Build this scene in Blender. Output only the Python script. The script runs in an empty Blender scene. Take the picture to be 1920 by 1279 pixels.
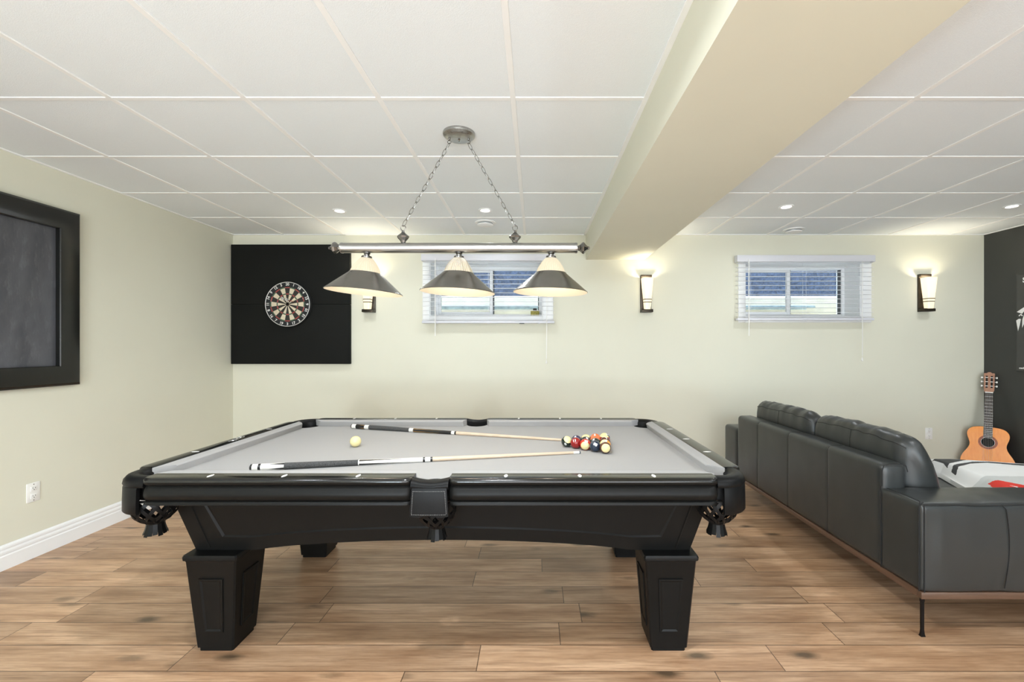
import bpy, bmesh, math, random
from mathutils import Vector, Matrix, noise
random.seed(7)
SC = bpy.context.scene
COL = SC.collection
PI = math.pi
FPX, VX, VY, CAMZ = 815.0, 1003.0, 650.0, 1.28      # measured from the photograph (1920x1279)

# ------------------------------------------------------------------ materials
def new_mat(name):
    m = bpy.data.materials.new(name); m.use_nodes = True
    nt = m.node_tree
    b = nt.nodes['Principled BSDF']
    return m, nt, b

class NB:
    """tiny node helper"""
    def __init__(s, nt): s.nt = nt
    def n(s, t, **kw):
        x = s.nt.nodes.new(t)
        for k, v in kw.items(): setattr(x, k, v)
        return x
    def link(s, a, b): s.nt.links.new(a, b)
    def val(s, sock, v):
        if hasattr(v, 'is_output'): s.link(v, sock)
        else: sock.default_value = v
    def m(s, op, a, b=None, c=None):
        x = s.n('ShaderNodeMath', operation=op)
        s.val(x.inputs[0], a)
        if b is not None: s.val(x.inputs[1], b)
        if c is not None: s.val(x.inputs[2], c)
        return x.outputs[0]
    def xyz(s, x, y, z):
        c = s.n('ShaderNodeCombineXYZ')
        for i, v in enumerate((x, y, z)): s.val(c.inputs[i], v)
        return c.outputs[0]
    def noise(s, vec, scale, detail=4, rough=.55):
        x = s.n('ShaderNodeTexNoise'); s.link(vec, x.inputs['Vector'])
        x.inputs['Scale'].default_value = scale; x.inputs['Detail'].default_value = detail
        x.inputs['Roughness'].default_value = rough
        return x.outputs['Fac']
    def ramp(s, fac, stops):
        r = s.n('ShaderNodeValToRGB'); s.link(fac, r.inputs[0])
        el = r.color_ramp.elements
        while len(el) < len(stops): el.new(.5)
        for e, (p, c) in zip(el, stops):
            e.position = p; e.color = (*c, 1) if len(c) == 3 else c
        return r.outputs[0]
    def mix(s, fac, a, b, blend='MIX'):
        x = s.n('ShaderNodeMix', data_type='RGBA', blend_type=blend)
        s.val(x.inputs['Factor'], fac)
        for nm, v in (('A', a), ('B', b)):
            k = [i for i in x.inputs if i.name == nm and i.type == 'RGBA'][0]
            if hasattr(v, 'is_output'): s.link(v, k)
            else: k.default_value = (*v, 1)
        return [o for o in x.outputs if o.type == 'RGBA'][0]

def mat(name, col, rough=.5, metal=0., bump=0., bscale=200., var=0., vscale=8., coat=0., spec=.5, rvar=0., coord='Object'):
    m, nt, b = new_mat(name)
    nb = NB(nt)
    b.inputs['Base Color'].default_value = (*col, 1)
    b.inputs['Roughness'].default_value = rough
    b.inputs['Metallic'].default_value = metal
    b.inputs['Specular IOR Level'].default_value = spec
    if coat:
        b.inputs['Coat Weight'].default_value = coat; b.inputs['Coat Roughness'].default_value = .12
    tc = nb.n('ShaderNodeTexCoord').outputs[coord]
    if var:
        f = nb.noise(tc, vscale, 5)
        lo = tuple(c*(1-var) for c in col); hi = tuple(min(1, c*(1+var)) for c in col)
        nb.link(nb.ramp(f, [(.3, lo), (.7, hi)]), b.inputs['Base Color'])
    if rvar:
        f = nb.noise(tc, vscale*1.7, 4)
        nb.link(nb.m('MULTIPLY_ADD', f, 2*rvar, rough-rvar), b.inputs['Roughness'])
    if bump:
        f = nb.noise(tc, bscale, 3)
        bp = nb.n('ShaderNodeBump'); bp.inputs['Strength'].default_value = bump; bp.inputs['Distance'].default_value = .002
        nb.link(f, bp.inputs['Height']); nb.link(bp.outputs[0], b.inputs['Normal'])
    return m

def emit_mat(name, col, strength, base=None, rough=.4):
    m, nt, b = new_mat(name)
    b.inputs['Base Color'].default_value = (*(base or col), 1)
    b.inputs['Roughness'].default_value = rough
    b.inputs['Emission Color'].default_value = (*col, 1)
    b.inputs['Emission Strength'].default_value = strength
    return m

def glow_glass(name, col, strength, alb):
    """white lamp glass: lets light through and glows"""
    m = bpy.data.materials.new(name); m.use_nodes = True
    nt = m.node_tree; nt.nodes.clear(); nb = NB(nt)
    out = nb.n('ShaderNodeOutputMaterial')
    d = nb.n('ShaderNodeBsdfDiffuse'); d.inputs[0].default_value = (alb, alb*.95, alb*.85, 1)
    t = nb.n('ShaderNodeBsdfTranslucent'); t.inputs[0].default_value = (alb, alb*.93, alb*.80, 1)
    mx = nb.n('ShaderNodeMixShader'); mx.inputs[0].default_value = .5
    nb.link(d.outputs[0], mx.inputs[1]); nb.link(t.outputs[0], mx.inputs[2])
    g = nb.n('ShaderNodeBsdfGlossy'); g.inputs['Roughness'].default_value = .15
    fr = nb.n('ShaderNodeFresnel'); fr.inputs[0].default_value = 1.45
    mx2 = nb.n('ShaderNodeMixShader'); nb.link(fr.outputs[0], mx2.inputs[0])
    nb.link(mx.outputs[0], mx2.inputs[1]); nb.link(g.outputs[0], mx2.inputs[2])
    e = nb.n('ShaderNodeEmission'); e.inputs[0].default_value = (*col, 1); e.inputs[1].default_value = strength
    ad = nb.n('ShaderNodeAddShader'); nb.link(mx2.outputs[0], ad.inputs[0]); nb.link(e.outputs[0], ad.inputs[1])
    nb.link(ad.outputs[0], out.inputs[0])
    return m

def pane_glass(name):
    m = bpy.data.materials.new(name); m.use_nodes = True
    nt = m.node_tree; nt.nodes.clear(); nb = NB(nt)
    out = nb.n('ShaderNodeOutputMaterial')
    t = nb.n('ShaderNodeBsdfTransparent'); t.inputs[0].default_value = (.93, .96, .97, 1)
    g = nb.n('ShaderNodeBsdfGlossy'); g.inputs['Roughness'].default_value = .02
    fr = nb.n('ShaderNodeFresnel'); fr.inputs[0].default_value = 1.4
    mx = nb.n('ShaderNodeMixShader'); nb.link(fr.outputs[0], mx.inputs[0])
    nb.link(t.outputs[0], mx.inputs[1]); nb.link(g.outputs[0], mx.inputs[2])
    nb.link(mx.outputs[0], out.inputs[0])
    return m

def floor_mat():
    m, nt, b = new_mat('oak_laminate'); nb = NB(nt)
    tc = nb.n('ShaderNodeTexCoord').outputs['Object']
    sp = nb.n('ShaderNodeSeparateXYZ'); nb.link(tc, sp.inputs[0])
    X, Y = sp.outputs[0], sp.outputs[1]
    PW, PL = .1515, 1.22
    ry = nb.m('DIVIDE', nb.m('ADD', Y, 30.3-1.713), PW)
    row = nb.m('FLOOR', ry); fy = nb.m('FRACT', ry)
    wn = nb.n('ShaderNodeTexWhiteNoise', noise_dimensions='1D'); nb.link(row, wn.inputs['W'])
    rx = nb.m('ADD', nb.m('DIVIDE', nb.m('ADD', X, 40.), PL), nb.m('MULTIPLY', wn.outputs['Value'], 7.3))
    col = nb.m('FLOOR', rx); fx = nb.m('FRACT', rx)
    wn2 = nb.n('ShaderNodeTexWhiteNoise', noise_dimensions='2D'); nb.link(nb.xyz(row, col, 0.), wn2.inputs['Vector'])
    r = wn2.outputs['Value']
    wn3 = nb.n('ShaderNodeTexWhiteNoise', noise_dimensions='2D'); nb.link(nb.xyz(col, row, 0.), wn3.inputs['Vector'])
    r3 = wn3.outputs['Value']
    gx = nb.m('ADD', X, nb.m('MULTIPLY', r, 37.)); gy = nb.m('ADD', Y, nb.m('MULTIPLY', r, 11.))
    # broad figure, fine grain, streaks
    big = nb.noise(nb.xyz(nb.m('MULTIPLY', gx, 1.3), nb.m('MULTIPLY', gy, 7.), r), 1.6, 5, .6)
    grain = nb.noise(nb.xyz(nb.m('MULTIPLY', gx, 3.), nb.m('MULTIPLY', gy, 75.), r), 1.6, 5, .7)
    streak = nb.noise(nb.xyz(nb.m('MULTIPLY', gx, .9), nb.m('MULTIPLY', gy, 26.), r3), 1.8, 6, .65)
    c = nb.ramp(big, [(.25, (.27, .142, .072)), (.45, (.43, .262, .150)), (.68, (.60, .395, .245))])
    c = nb.mix(nb.m('MULTIPLY', nb.ramp(grain, [(.45, (0, 0, 0)), (.68, (1, 1, 1))]), .55), c, (.20, .10, .05))
    c = nb.mix(nb.m('MULTIPLY', nb.ramp(streak, [(.52, (0, 0, 0)), (.70, (1, 1, 1))]), .7), c, (.17, .085, .042))
    # knots
    vo = nb.n('ShaderNodeTexVoronoi'); nb.link(nb.xyz(nb.m('MULTIPLY', gx, 1.25), nb.m('MULTIPLY', gy, 3.1), r), vo.inputs['Vector'])
    vo.inputs['Scale'].default_value = 1.75
    wob = nb.noise(nb.xyz(nb.m('MULTIPLY', gx, 14.), nb.m('MULTIPLY', gy, 40.), r), 1., 3)
    kd = nb.m('ADD', vo.outputs['Distance'], nb.m('MULTIPLY', nb.m('SUBTRACT', wob, .5), .12))
    k = nb.ramp(kd, [(.05, (1, 1, 1)), (.17, (0, 0, 0))])
    c = nb.mix(nb.m('MULTIPLY', k, .88), c, (.07, .045, .025))
    # plank tone and joints
    tone = nb.m('MULTIPLY_ADD', r3, .42, .80)
    tn = nb.n('ShaderNodeMix', data_type='RGBA', blend_type='MULTIPLY'); tn.inputs['Factor'].default_value = 1
    ins = [i for i in tn.inputs if i.type == 'RGBA']; nb.link(c, ins[0]); nb.link(nb.xyz(tone, tone, tone), ins[1])
    c = [o for o in tn.outputs if o.type == 'RGBA'][0]
    ey = nb.m('MINIMUM', fy, nb.m('SUBTRACT', 1., fy)); ex = nb.m('MINIMUM', fx, nb.m('SUBTRACT', 1., fx))
    d = nb.m('MINIMUM', nb.m('MULTIPLY', ey, PW), nb.m('MULTIPLY', ex, PL))
    j = nb.m('LESS_THAN', d, .0019)
    c = nb.mix(nb.m('MULTIPLY', j, .85), c, (.06, .032, .018))
    nb.link(c, b.inputs['Base Color'])
    nb.link(nb.m('MULTIPLY_ADD', grain, .16, .27), b.inputs['Roughness'])
    b.inputs['Specular IOR Level'].default_value = .5
    bp = nb.n('ShaderNodeBump'); bp.inputs['Strength'].default_value = .35; bp.inputs['Distance'].default_value = .001
    nb.link(nb.m('SUBTRACT', nb.m('MULTIPLY', grain, .35), nb.m('MULTIPLY', j, 1.)), bp.inputs['Height'])
    nb.link(bp.outputs[0], b.inputs['Normal'])
    return m

def wood_mat(name, c0, c1, rough, sx, sy, sz, coat=0.):
    m, nt, b = new_mat(name); nb = NB(nt)
    tc = nb.n('ShaderNodeTexCoord').outputs['Object']
    mp = nb.n('ShaderNodeMapping'); nb.link(tc, mp.inputs[0]); mp.inputs['Scale'].default_value = (sx, sy, sz)
    f = nb.noise(mp.outputs[0], 1., 5, .6)
    nb.link(nb.ramp(f, [(.3, c0), (.7, c1)]), b.inputs['Base Color'])
    b.inputs['Roughness'].default_value = rough
    if coat: b.inputs['Coat Weight'].default_value = coat
    return m

def chalk_mat():
    m, nt, b = new_mat('chalkboard_slate'); nb = NB(nt)
    tc = nb.n('ShaderNodeTexCoord').outputs['Object']
    mp = nb.n('ShaderNodeMapping'); nb.link(tc, mp.inputs[0]); mp.inputs['Scale'].default_value = (1, 3.2, 1.)
    mp.inputs['Rotation'].default_value = (.35, 0, 0)
    f1 = nb.noise(mp.outputs[0], 2.2, 5, .65)
    f2 = nb.noise(mp.outputs[0], 9., 4, .7)
    c = nb.ramp(f1, [(.3, (.050, .052, .062)), (.75, (.105, .108, .122))])
    s = nb.m('MULTIPLY', nb.ramp(f2, [(.52, (0, 0, 0)), (.8, (1, 1, 1))]), .35)
    nb.link(nb.mix(s, c, (.22, .22, .24)), b.inputs['Base Color'])
    b.inputs['Roughness'].default_value = .55
    return m

def brushed(name, col, rough, axis):
    m, nt, b = new_mat(name); nb = NB(nt)
    tc = nb.n('ShaderNodeTexCoord').outputs['Object']
    mp = nb.n('ShaderNodeMapping'); nb.link(tc, mp.inputs[0])
    s = [300, 300, 300]; s[axis] = 3; mp.inputs['Scale'].default_value = s
    f = nb.noise(mp.outputs[0], 1., 3)
    nb.link(nb.ramp(f, [(.3, tuple(c*.85 for c in col)), (.7, col)]), b.inputs['Base Color'])
    nb.link(nb.m('MULTIPLY_ADD', f, .2, rough-.1), b.inputs['Roughness'])
    b.inputs['Metallic'].default_value = 1
    return m

M = {}
M['wall'] = mat('cream_wall_paint', (.715, .708, .590), .62, bump=.05, bscale=160, var=.012, vscale=3)
M['dark_wall'] = mat('charcoal_wall_paint', (.034, .036, .034), .42, bump=.05, bscale=160, var=.05, vscale=3)
M['tile'] = mat('ceiling_tile', (.825, .875, .905), .8, bump=.45, bscale=260, var=.02, vscale=240)
M['tbar'] = mat('ceiling_grid_white', (.90, .91, .91), .45, var=.01)
M['trim'] = mat('white_trim_paint', (.87, .88, .88), .35, var=.01)
M['floor'] = floor_mat()
M['black_wood'] = mat('black_satin_wood', (.0058, .0058, .0054), .42, bump=.03, bscale=60, spec=.16, var=.1, vscale=20)
M['black_gloss'] = mat('black_gloss_rail', (.0075, .0075, .007), .17, spec=.5, var=.1, vscale=20)
M['pocket'] = mat('black_pocket_leather', (.0058, .0058, .0058), .38, spec=.13, bump=.2, bscale=420, var=.1, vscale=30)
M['net'] = mat('black_net_leather', (.005, .005, .005), .35, spec=.15, bump=.1, bscale=300)
M['void'] = mat('pocket_lining', (.004, .004, .004), .8, var=.1)
M['felt'] = mat('grey_felt', (.37, .368, .366), .95, bump=.12, bscale=900, var=.02, vscale=350, spec=.15)
M['white_dot'] = mat('pearl_inlay', (.85, .85, .83), .25, var=.04, vscale=60)
M['silver'] = mat('silver_plate', (.75, .75, .74), .25, 1., var=.05)
M['stitch'] = mat('grey_stitching', (.32, .32, .31), .7, var=.05)
M['leather'] = mat('charcoal_leather', (.025, .0275, .0270), .33, bump=.16, bscale=330, var=.08, vscale=7, rvar=.06)
M['leather_dark'] = mat('seam_thread', (.006, .006, .006), .8, var=.1)
M['walnut'] = wood_mat('walnut_rail', (.07, .036, .021), (.12, .066, .040), .4, 3, 3, 60)
M['black_metal'] = mat('black_metal', (.010, .010, .011), .3, .6, var=.1)
M['nickel'] = brushed('brushed_nickel', (.44, .435, .42), .30, 0)
M['pewter'] = mat('pewter_metal', (.24, .235, .225), .24, 1., var=.15, vscale=40)
M['shade_out'] = mat('pewter_shade', (.27, .26, .24), .24, 1., var=.06, vscale=12)
M['shade_in'] = emit_mat('cream_shade_inside', (1., .80, .52), .05, (.62, .54, .42), .4)
M['glass_top'] = glow_glass('ribbed_shade_glass', (1., .84, .56), .45, .38)
M['sconce_glass'] = glow_glass('frosted_sconce_glass', (1., .88, .64), .9, .42)
M['bronze'] = mat('dark_bronze', (.045, .036, .026), .35, .7, var=.2, vscale=30)
M['bulb'] = emit_mat('lit_bulb', (1., .95, .86), 14.)
M['pot_glow'] = emit_mat('lit_spot_lamp', (1., .97, .92), 9.)
M['dark_foam'] = mat('black_backing_board', (.0065, .0072, .0062), .8, spec=.22, bump=.2, bscale=300, var=.08, vscale=6)
M['frame_black'] = mat('black_lacquer_frame', (.010, .0105, .0098), .22, spec=.38, var=.06)
M['chalk'] = chalk_mat()
M['db_black'] = mat('dartboard_black', (.014, .016, .017), .8, var=.2, vscale=60)
M['db_brown'] = mat('dartboard_dark_wedge', (.030, .026, .022), .85, var=.2, vscale=60)
M['db_cream'] = mat('dartboard_cream_wedge', (.66, .58, .43), .85, var=.08, vscale=60)
M['db_red'] = mat('dartboard_red', (.36, .055, .05), .8, var=.15, vscale=60)
M['db_green'] = mat('dartboard_green', (.06, .12, .07), .8, var=.15, vscale=60)
M['wire'] = mat('wire_white', (.78, .78, .76), .35, .2, var=.05)
M['plastic'] = mat('white_plastic', (.84, .84, .81), .3, var=.01)
M['slot'] = mat('outlet_slot', (.03, .03, .03), .6, var=.1)
M['slat'] = mat('white_blind_slat', (.86, .87, .90), .45, var=.01)
M['rail_shaded'] = mat('shaded_blind_rail', (.68, .69, .74), .45, var=.01)  # white rails, their shade put into a greyer colour than the slats
M['pvc'] = mat('white_pvc', (.88, .90, .92), .3, var=.01)
M['rubber'] = mat('grey_window_gasket', (.10, .11, .12), .6, var=.1)
M['pane'] = pane_glass('window_glass')
M['cue_white'] = mat('cue_white', (.80, .79, .75), .2, var=.02)
M['cue_black'] = mat('cue_black', (.012, .012, .012), .25, var=.1)
M['cue_wrap'] = mat('speckled_cue_wrap', (.055, .056, .056), .8, bump=.5, bscale=380, var=.9, vscale=420)
M['cue_shaft'] = wood_mat('maple_shaft', (.55, .43, .31), (.64, .52, .40), .3, 6, 60, 60)
M['cue_brown'] = wood_mat('brown_cue_forearm', (.10, .06, .025), (.24, .15, .06), .2, 6, 60, 60)
M['cue_tip'] = mat('cue_tip', (.05, .07, .10), .8, var=.1)
M['ivory'] = mat('ivory_ball', (.80, .70, .36), .08, coat=.4, var=.02)
M['spruce'] = wood_mat('orange_spruce_top', (.84, .265, .030), (.92, .335, .046), .25, 60, 60, 6, coat=.4)
M['guitar_side'] = wood_mat('mahogany_side', (.20, .07, .03), (.28, .11, .05), .25, 30, 30, 10, coat=.3)
M['fretboard'] = wood_mat('rosewood_board', (.025, .018, .015), (.05, .035, .028), .4, 60, 60, 10)
M['head_wood'] = wood_mat('brown_headstock', (.30, .14, .08), (.40, .20, .12), .3, 60, 60, 10)
M['rosette'] = mat('red_brown_rosette', (.30, .075, .025), .3, var=.35, vscale=180)
M['string'] = mat('guitar_string', (.45, .42, .38), .3, .6, var=.05)
M['poster'] = mat('black_poster', (.030, .031, .030), .15, coat=.6, var=.1)
M['white_ink'] = mat('white_print', (.80, .80, .79), .4, var=.02)
M['cloth_white'] = mat('white_print_cloth', (.80, .81, .80), .8, bump=.1, bscale=500, var=.02)
M['cloth_grey'] = mat('light_grey_print_cloth', (.58, .60, .59), .8, bump=.1, bscale=500, var=.02)
M['cloth_dark'] = mat('charcoal_print_cloth', (.045, .047, .047), .8, bump=.1, bscale=500, var=.05)
M['cloth_red'] = mat('red_print_cloth', (.70, .035, .02), .8, bump=.1, bscale=500, var=.03)
M['stone_blue'] = mat('blue_grey_rough_wall', (.052, .070, .112), .9, bump=.8, bscale=60, var=.75, vscale=42)
M['stone_grey'] = mat('blue_grey_slab', (.30, .38, .42), .8, var=.3, vscale=20)
M['stone_cream'] = mat('cream_stone_ledge', (.78, .73, .62), .85, bump=.3, bscale=30, var=.12, vscale=5)
M['olive'] = mat('olive_yellow_box', (.35, .30, .06), .6, var=.3, vscale=60)

# ------------------------------------------------------------------ mesh builder
class MB:
    def __init__(s): s.v = []; s.f = []; s.mi = []
    def add(s, vs, fs, mi=0, T=None):
        o = len(s.v)
        for p in vs:
            p = Vector(p)
            if T is not None: p = T @ p
            s.v.append(p)
        for f in fs: s.f.append([i+o for i in f]); s.mi.append(mi)
        return s
    def box(s, x0, x1, y0, y1, z0, z1, mi=0, T=None):
        vs = [(x, y, z) for x in (x0, x1) for y in (y0, y1) for z in (z0, z1)]
        fs = [(0, 1, 3, 2), (4, 6, 7, 5), (0, 4, 5, 1), (2, 3, 7, 6), (0, 2, 6, 4), (1, 5, 7, 3)]
        return s.add(vs, fs, mi, T)
    def bbox(s, x0, x1, y0, y1, z0, z1, r=.005, seg=2, mi=0, T=None):
        bm = bmesh.new(); bmesh.ops.create_cube(bm, size=1)
        for v in bm.verts: v.co = Vector(((x0+x1)/2+v.co.x*(x1-x0), (y0+y1)/2+v.co.y*(y1-y0), (z0+z1)/2+v.co.z*(z1-z0)))
        bmesh.ops.bevel(bm, geom=bm.edges[:], offset=r, segments=seg, profile=.5, affect='EDGES')
        return s.bm(bm, mi, T)
    def bm(s, bm, mi=0, T=None):
        bm.verts.index_update()
        s.add([v.co.copy() for v in bm.verts], [[v.index for v in f.verts] for f in bm.faces], mi, T); bm.free(); return s
    def lathe(s, prof, seg=32, mi=0, T=None, closed=False, mis=None):
        """prof [(r,z)] about +Z"""
        vs = []; fs = []; n = len(prof); ms = []
        for r, z in prof:
            for k in range(seg):
                a = 2*PI*k/seg; vs.append((r*math.cos(a), r*math.sin(a), z))
        rng = n if closed else n-1
        for i in range(rng):
            j = (i+1) % n
            for k in range(seg):
                l = (k+1) % seg; fs.append((i*seg+k, i*seg+l, j*seg+l, j*seg+k)); ms.append(mis[i] if mis else mi)
        o = len(s.v); s.add(vs, fs, mi, T)
        if mis: s.mi[-len(ms):] = ms
        if not closed:
            for i in (0, n-1):
                if prof[i][0] > 1e-5: s.f.append([o+i*seg+k for k in range(seg)]); s.mi.append((mis[0] if i == 0 else mis[-1]) if mis else mi)
        return s
    def tube(s, pts, r, sides=8, mi=0, closed=False, T=None, cap=True):
        pts = [Vector(p) for p in pts]; n = len(pts)
        rs = r if isinstance(r, (list, tuple)) else [r]*n
        tang = []
        for i in range(n):
            a = pts[(i-1) % n] if (closed or i > 0) else pts[i]
            b = pts[(i+1) % n] if (closed or i < n-1) else pts[i]
            tang.append((b-a).normalized())
        up = Vector((0, 0, 1)) if abs(tang[0].z) < .9 else Vector((1, 0, 0))
        nrm = (up - tang[0]*up.dot(tang[0])).normalized()
        vs = []; fs = []
        for i in range(n):
            nrm = (nrm - tang[i]*nrm.dot(tang[i])).normalized(); bi = tang[i].cross(nrm)
            for k in range(sides):
                a = 2*PI*k/sides; vs.append(pts[i]+(nrm*math.cos(a)+bi*math.sin(a))*rs[i])
        for i in range(n if closed else n-1):
            j = (i+1) % n
            for k in range(sides):
                l = (k+1) % sides; fs.append((i*sides+k, i*sides+l, j*sides+l, j*sides+k))
        if cap and not closed:
            fs.append(list(range(sides))[::-1]); fs.append([(n-1)*sides+k for k in range(sides)])
        return s.add(vs, fs, mi, T)
    def loft(s, rings, mi=0, T=None, cap=True, closed=True):
        """rings: equal-length vertex loops"""
        n = len(rings[0]); vs = [p for r in rings for p in r]; fs = []
        for i in range(len(rings)-1):
            for k in range(n if closed else n-1):
                l = (k+1) % n; fs.append((i*n+k, i*n+l, (i+1)*n+l, (i+1)*n+k))
        if cap: fs.append(list(range(n))[::-1]); fs.append([(len(rings)-1)*n+k for k in range(n)])
        return s.add(vs, fs, mi, T)
    def prism(s, poly, T, h, mi=0):
        """poly in local xy, extruded 0..h in local z, placed with T"""
        n = len(poly)
        vs = [(x, y, 0) for x, y in poly]+[(x, y, h) for x, y in poly]
        fs = [list(range(n))[::-1], list(range(n, 2*n))]+[(i, (i+1) % n, n+(i+1) % n, n+i) for i in range(n)]
        return s.add(vs, fs, mi, T)
    def rgrid(s, x0, x1, y0, y1, z0, z1, r, n=(6, 6, 6), deform=None, mi=0, T=None):
        """rounded box on a subdivided grid (deform(p, n) moves its points)"""
        lo = Vector((x0, y0, z0)); hi = Vector((x1, y1, z1))
        def samp(a, b, k):
            t = [a, a+r*.12, a+r*.3, a+r*.6, a+r]
            m = [a+r+(b-a-2*r)*i/k for i in range(1, k)]
            return t+m+[b-r, b-r*.6, b-r*.3, b-r*.12, b]
        ax = [samp(lo[i], hi[i], n[i]) for i in range(3)]
        idx = {}; vs = []; fs = []
        def vid(i, j, k):
            key = (i, j, k)
            if key not in idx:
                p = Vector((ax[0][i], ax[1][j], ax[2][k]))
                q = Vector([min(max(p[d], lo[d]+r), hi[d]-r) for d in range(3)])
                dlt = p-q; nn = dlt.normalized() if dlt.length > 1e-9 else Vector((0, 0, 1))
                p = q+nn*r
                if deform: p = deform(p, nn)
                idx[key] = len(vs); vs.append(p)
            return idx[key]
        L = [len(a)-1 for a in ax]
        for d in range(3):
            e, g = [(1, 2), (0, 2), (0, 1)][d]
            for side in (0, L[d]):
                for a in range(L[e]):
                    for b in range(L[g]):
                        q = []
                        for (da, db) in ((0, 0), (1, 0), (1, 1), (0, 1)):
                            c = [0, 0, 0]; c[d] = side; c[e] = a+da; c[g] = b+db; q.append(vid(*c))
                        fs.append(q)
        return s.add(vs, fs, mi, T)

def link_mesh(name, mb, mats, parent=None, origin=(0, 0, 0), angle=35, recalc=True):
    """ONE mesh object from a builder whose points are in world space (or local, with origin (0,0,0))"""
    origin = Vector(origin)
    me = bpy.data.meshes.new(name)
    me.from_pydata([tuple(p-origin) for p in mb.v], [], mb.f)
    for m in (mats if isinstance(mats, (list, tuple)) else [mats]): me.materials.append(M[m] if isinstance(m, str) else m)
    for p, k in zip(me.polygons, mb.mi): p.material_index = k
    if recalc:
        bm = bmesh.new(); bm.from_mesh(me); bmesh.ops.recalc_face_normals(bm, faces=bm.faces[:]); bm.to_mesh(me); bm.free()
    for p in me.polygons: p.use_smooth = True
    me.set_sharp_from_angle(angle=math.radians(angle))
    me.update()
    o = bpy.data.objects.new(name, me); COL.objects.link(o)
    o.location = origin
    if parent is not None:
        o.parent = parent; o.location = (0, 0, 0)
    return o

WL = {}
def tag(o, label=None, cat=None, group=None, kind=None):
    if label: o['label'] = label
    if cat: o['category'] = cat
    if group: o['group'] = group
    if kind: o['kind'] = kind
    return o
def thing(name, loc, label, cat, group=None):
    e = bpy.data.objects.new(name, None); COL.objects.link(e); e.location = loc; e.empty_display_size = .1
    WL[e.name] = Vector(loc)
    return tag(e, label, cat, group)
def part(name, mb, mats, t, angle=35, label=None, recalc=True):
    """a part of thing t; builder points in world space"""
    top = t
    while top.parent is not None: top = top.parent
    o = link_mesh(name, mb, mats, t, WL[top.name], angle, recalc)
    if label: o['label'] = label
    return o
def solo(name, mb, mats, origin, label, cat, group=None, angle=35):
    return tag(link_mesh(name, mb, mats, None, origin, angle), label, cat, group)
def struct(name, mb, mats, origin=(0, 0, 0), angle=35, parent=None):
    o = link_mesh(name, mb, mats, parent, origin, angle)
    if parent is None: o['kind'] = 'structure'
    return o
def dup(root, loc, label=None, group=None, rotz=None):
    r = root.copy(); COL.objects.link(r); r.location = loc; WL[r.name] = Vector(loc)
    if label: r['label'] = label
    if group: r['group'] = group
    if rotz is not None: r.rotation_euler.z = rotz
    for ch in list(root.children):
        c = ch.copy(); COL.objects.link(c); c.parent = r
        for g in list(ch.children):
            d = g.copy(); COL.objects.link(d); d.parent = c
    return r
def text_geo(txt, size, bold=0.):
    cu = bpy.data.curves.new('lettering', 'FONT'); cu.body = txt; cu.size = size; cu.align_x = 'CENTER'; cu.align_y = 'CENTER'; cu.offset = bold
    cu.resolution_u = 3
    ob = bpy.data.objects.new('lettering', cu)
    me = bpy.data.meshes.new_from_object(ob)
    vs = [v.co.copy() for v in me.vertices]; fs = [list(p.vertices) for p in me.polygons]
    bpy.data.objects.remove(ob); bpy.data.curves.remove(cu); bpy.data.meshes.remove(me)
    return vs, fs
def TR(x, y, z): return Matrix.Translation((x, y, z))
def RX(a): return Matrix.Rotation(a, 4, 'X')
def RY(a): return Matrix.Rotation(a, 4, 'Y')
def RZ(a): return Matrix.Rotation(a, 4, 'Z')
def frame(o, x, y, z):
    """matrix from an origin and three axes"""
    x, y, z = Vector(x), Vector(y), Vector(z)
    return Matrix(((x.x, y.x, z.x, o[0]), (x.y, y.y, z.y, o[1]), (x.z, y.z, z.z, o[2]), (0, 0, 0, 1)))
def interp(pts, t):
    if t <= pts[0][0]: return pts[0][1]
    for (a, va), (b, vb) in zip(pts, pts[1:]):
        if t <= b: return va+(vb-va)*(t-a)/(b-a)
    return pts[-1][1]
# ================================================================== THE ROOM
YB, XL, XR, YF, ZC = 4.39, -3.05, 4.535, -2.7, 2.411
BX0, BX1, BZ = .515, 1.105, 2.158                      # dropped beam
WZ0, WZ1 = 1.578, 2.138
W1 = (-1.066, .085); W2 = (2.115, 3.29)                # window openings

mb = MB(); mb.box(XL-.2, XR+.2, YF-.2, YB+.31, -.1, 0)
struct('floor', mb, 'floor')

mb = MB()
xs = [XL-.2, W1[0], W1[1], W2[0], W2[1], XR+.2]; zs = [0, WZ0, WZ1, 2.6]
for i in range(5):
    for k in range(3):
        if i in (1, 3) and k == 1: continue
        mb.box(xs[i], xs[i+1], YB, YB+.30, zs[k], zs[k+1])
struct('wall_back', mb, 'wall')
mb = MB(); mb.box(XL-.2, XL, YF, YB, 0, 2.6); struct('wall_left', mb, 'wall')
mb = MB(); mb.box(XR, XR+.2, YF, YB, 0, 2.6); struct('wall_right', mb, 'dark_wall')
# wall behind the camera with a wide opening added to let fill light in
mb = MB()
mb.box(XL-.2, -1.6, YF-.2, YF, 0, 2.6); mb.box(2.6, XR+.2, YF-.2, YF, 0, 2.6); mb.box(-1.6, 2.6, YF-.2, YF, 2.15, 2.6)
struct('wall_front', mb, 'wall')

mb = MB(); mb.box(BX0, BX1, YF, YB, BZ, 2.6)
struct('trim_1', mb, 'wall')                           # the dropped beam
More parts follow.
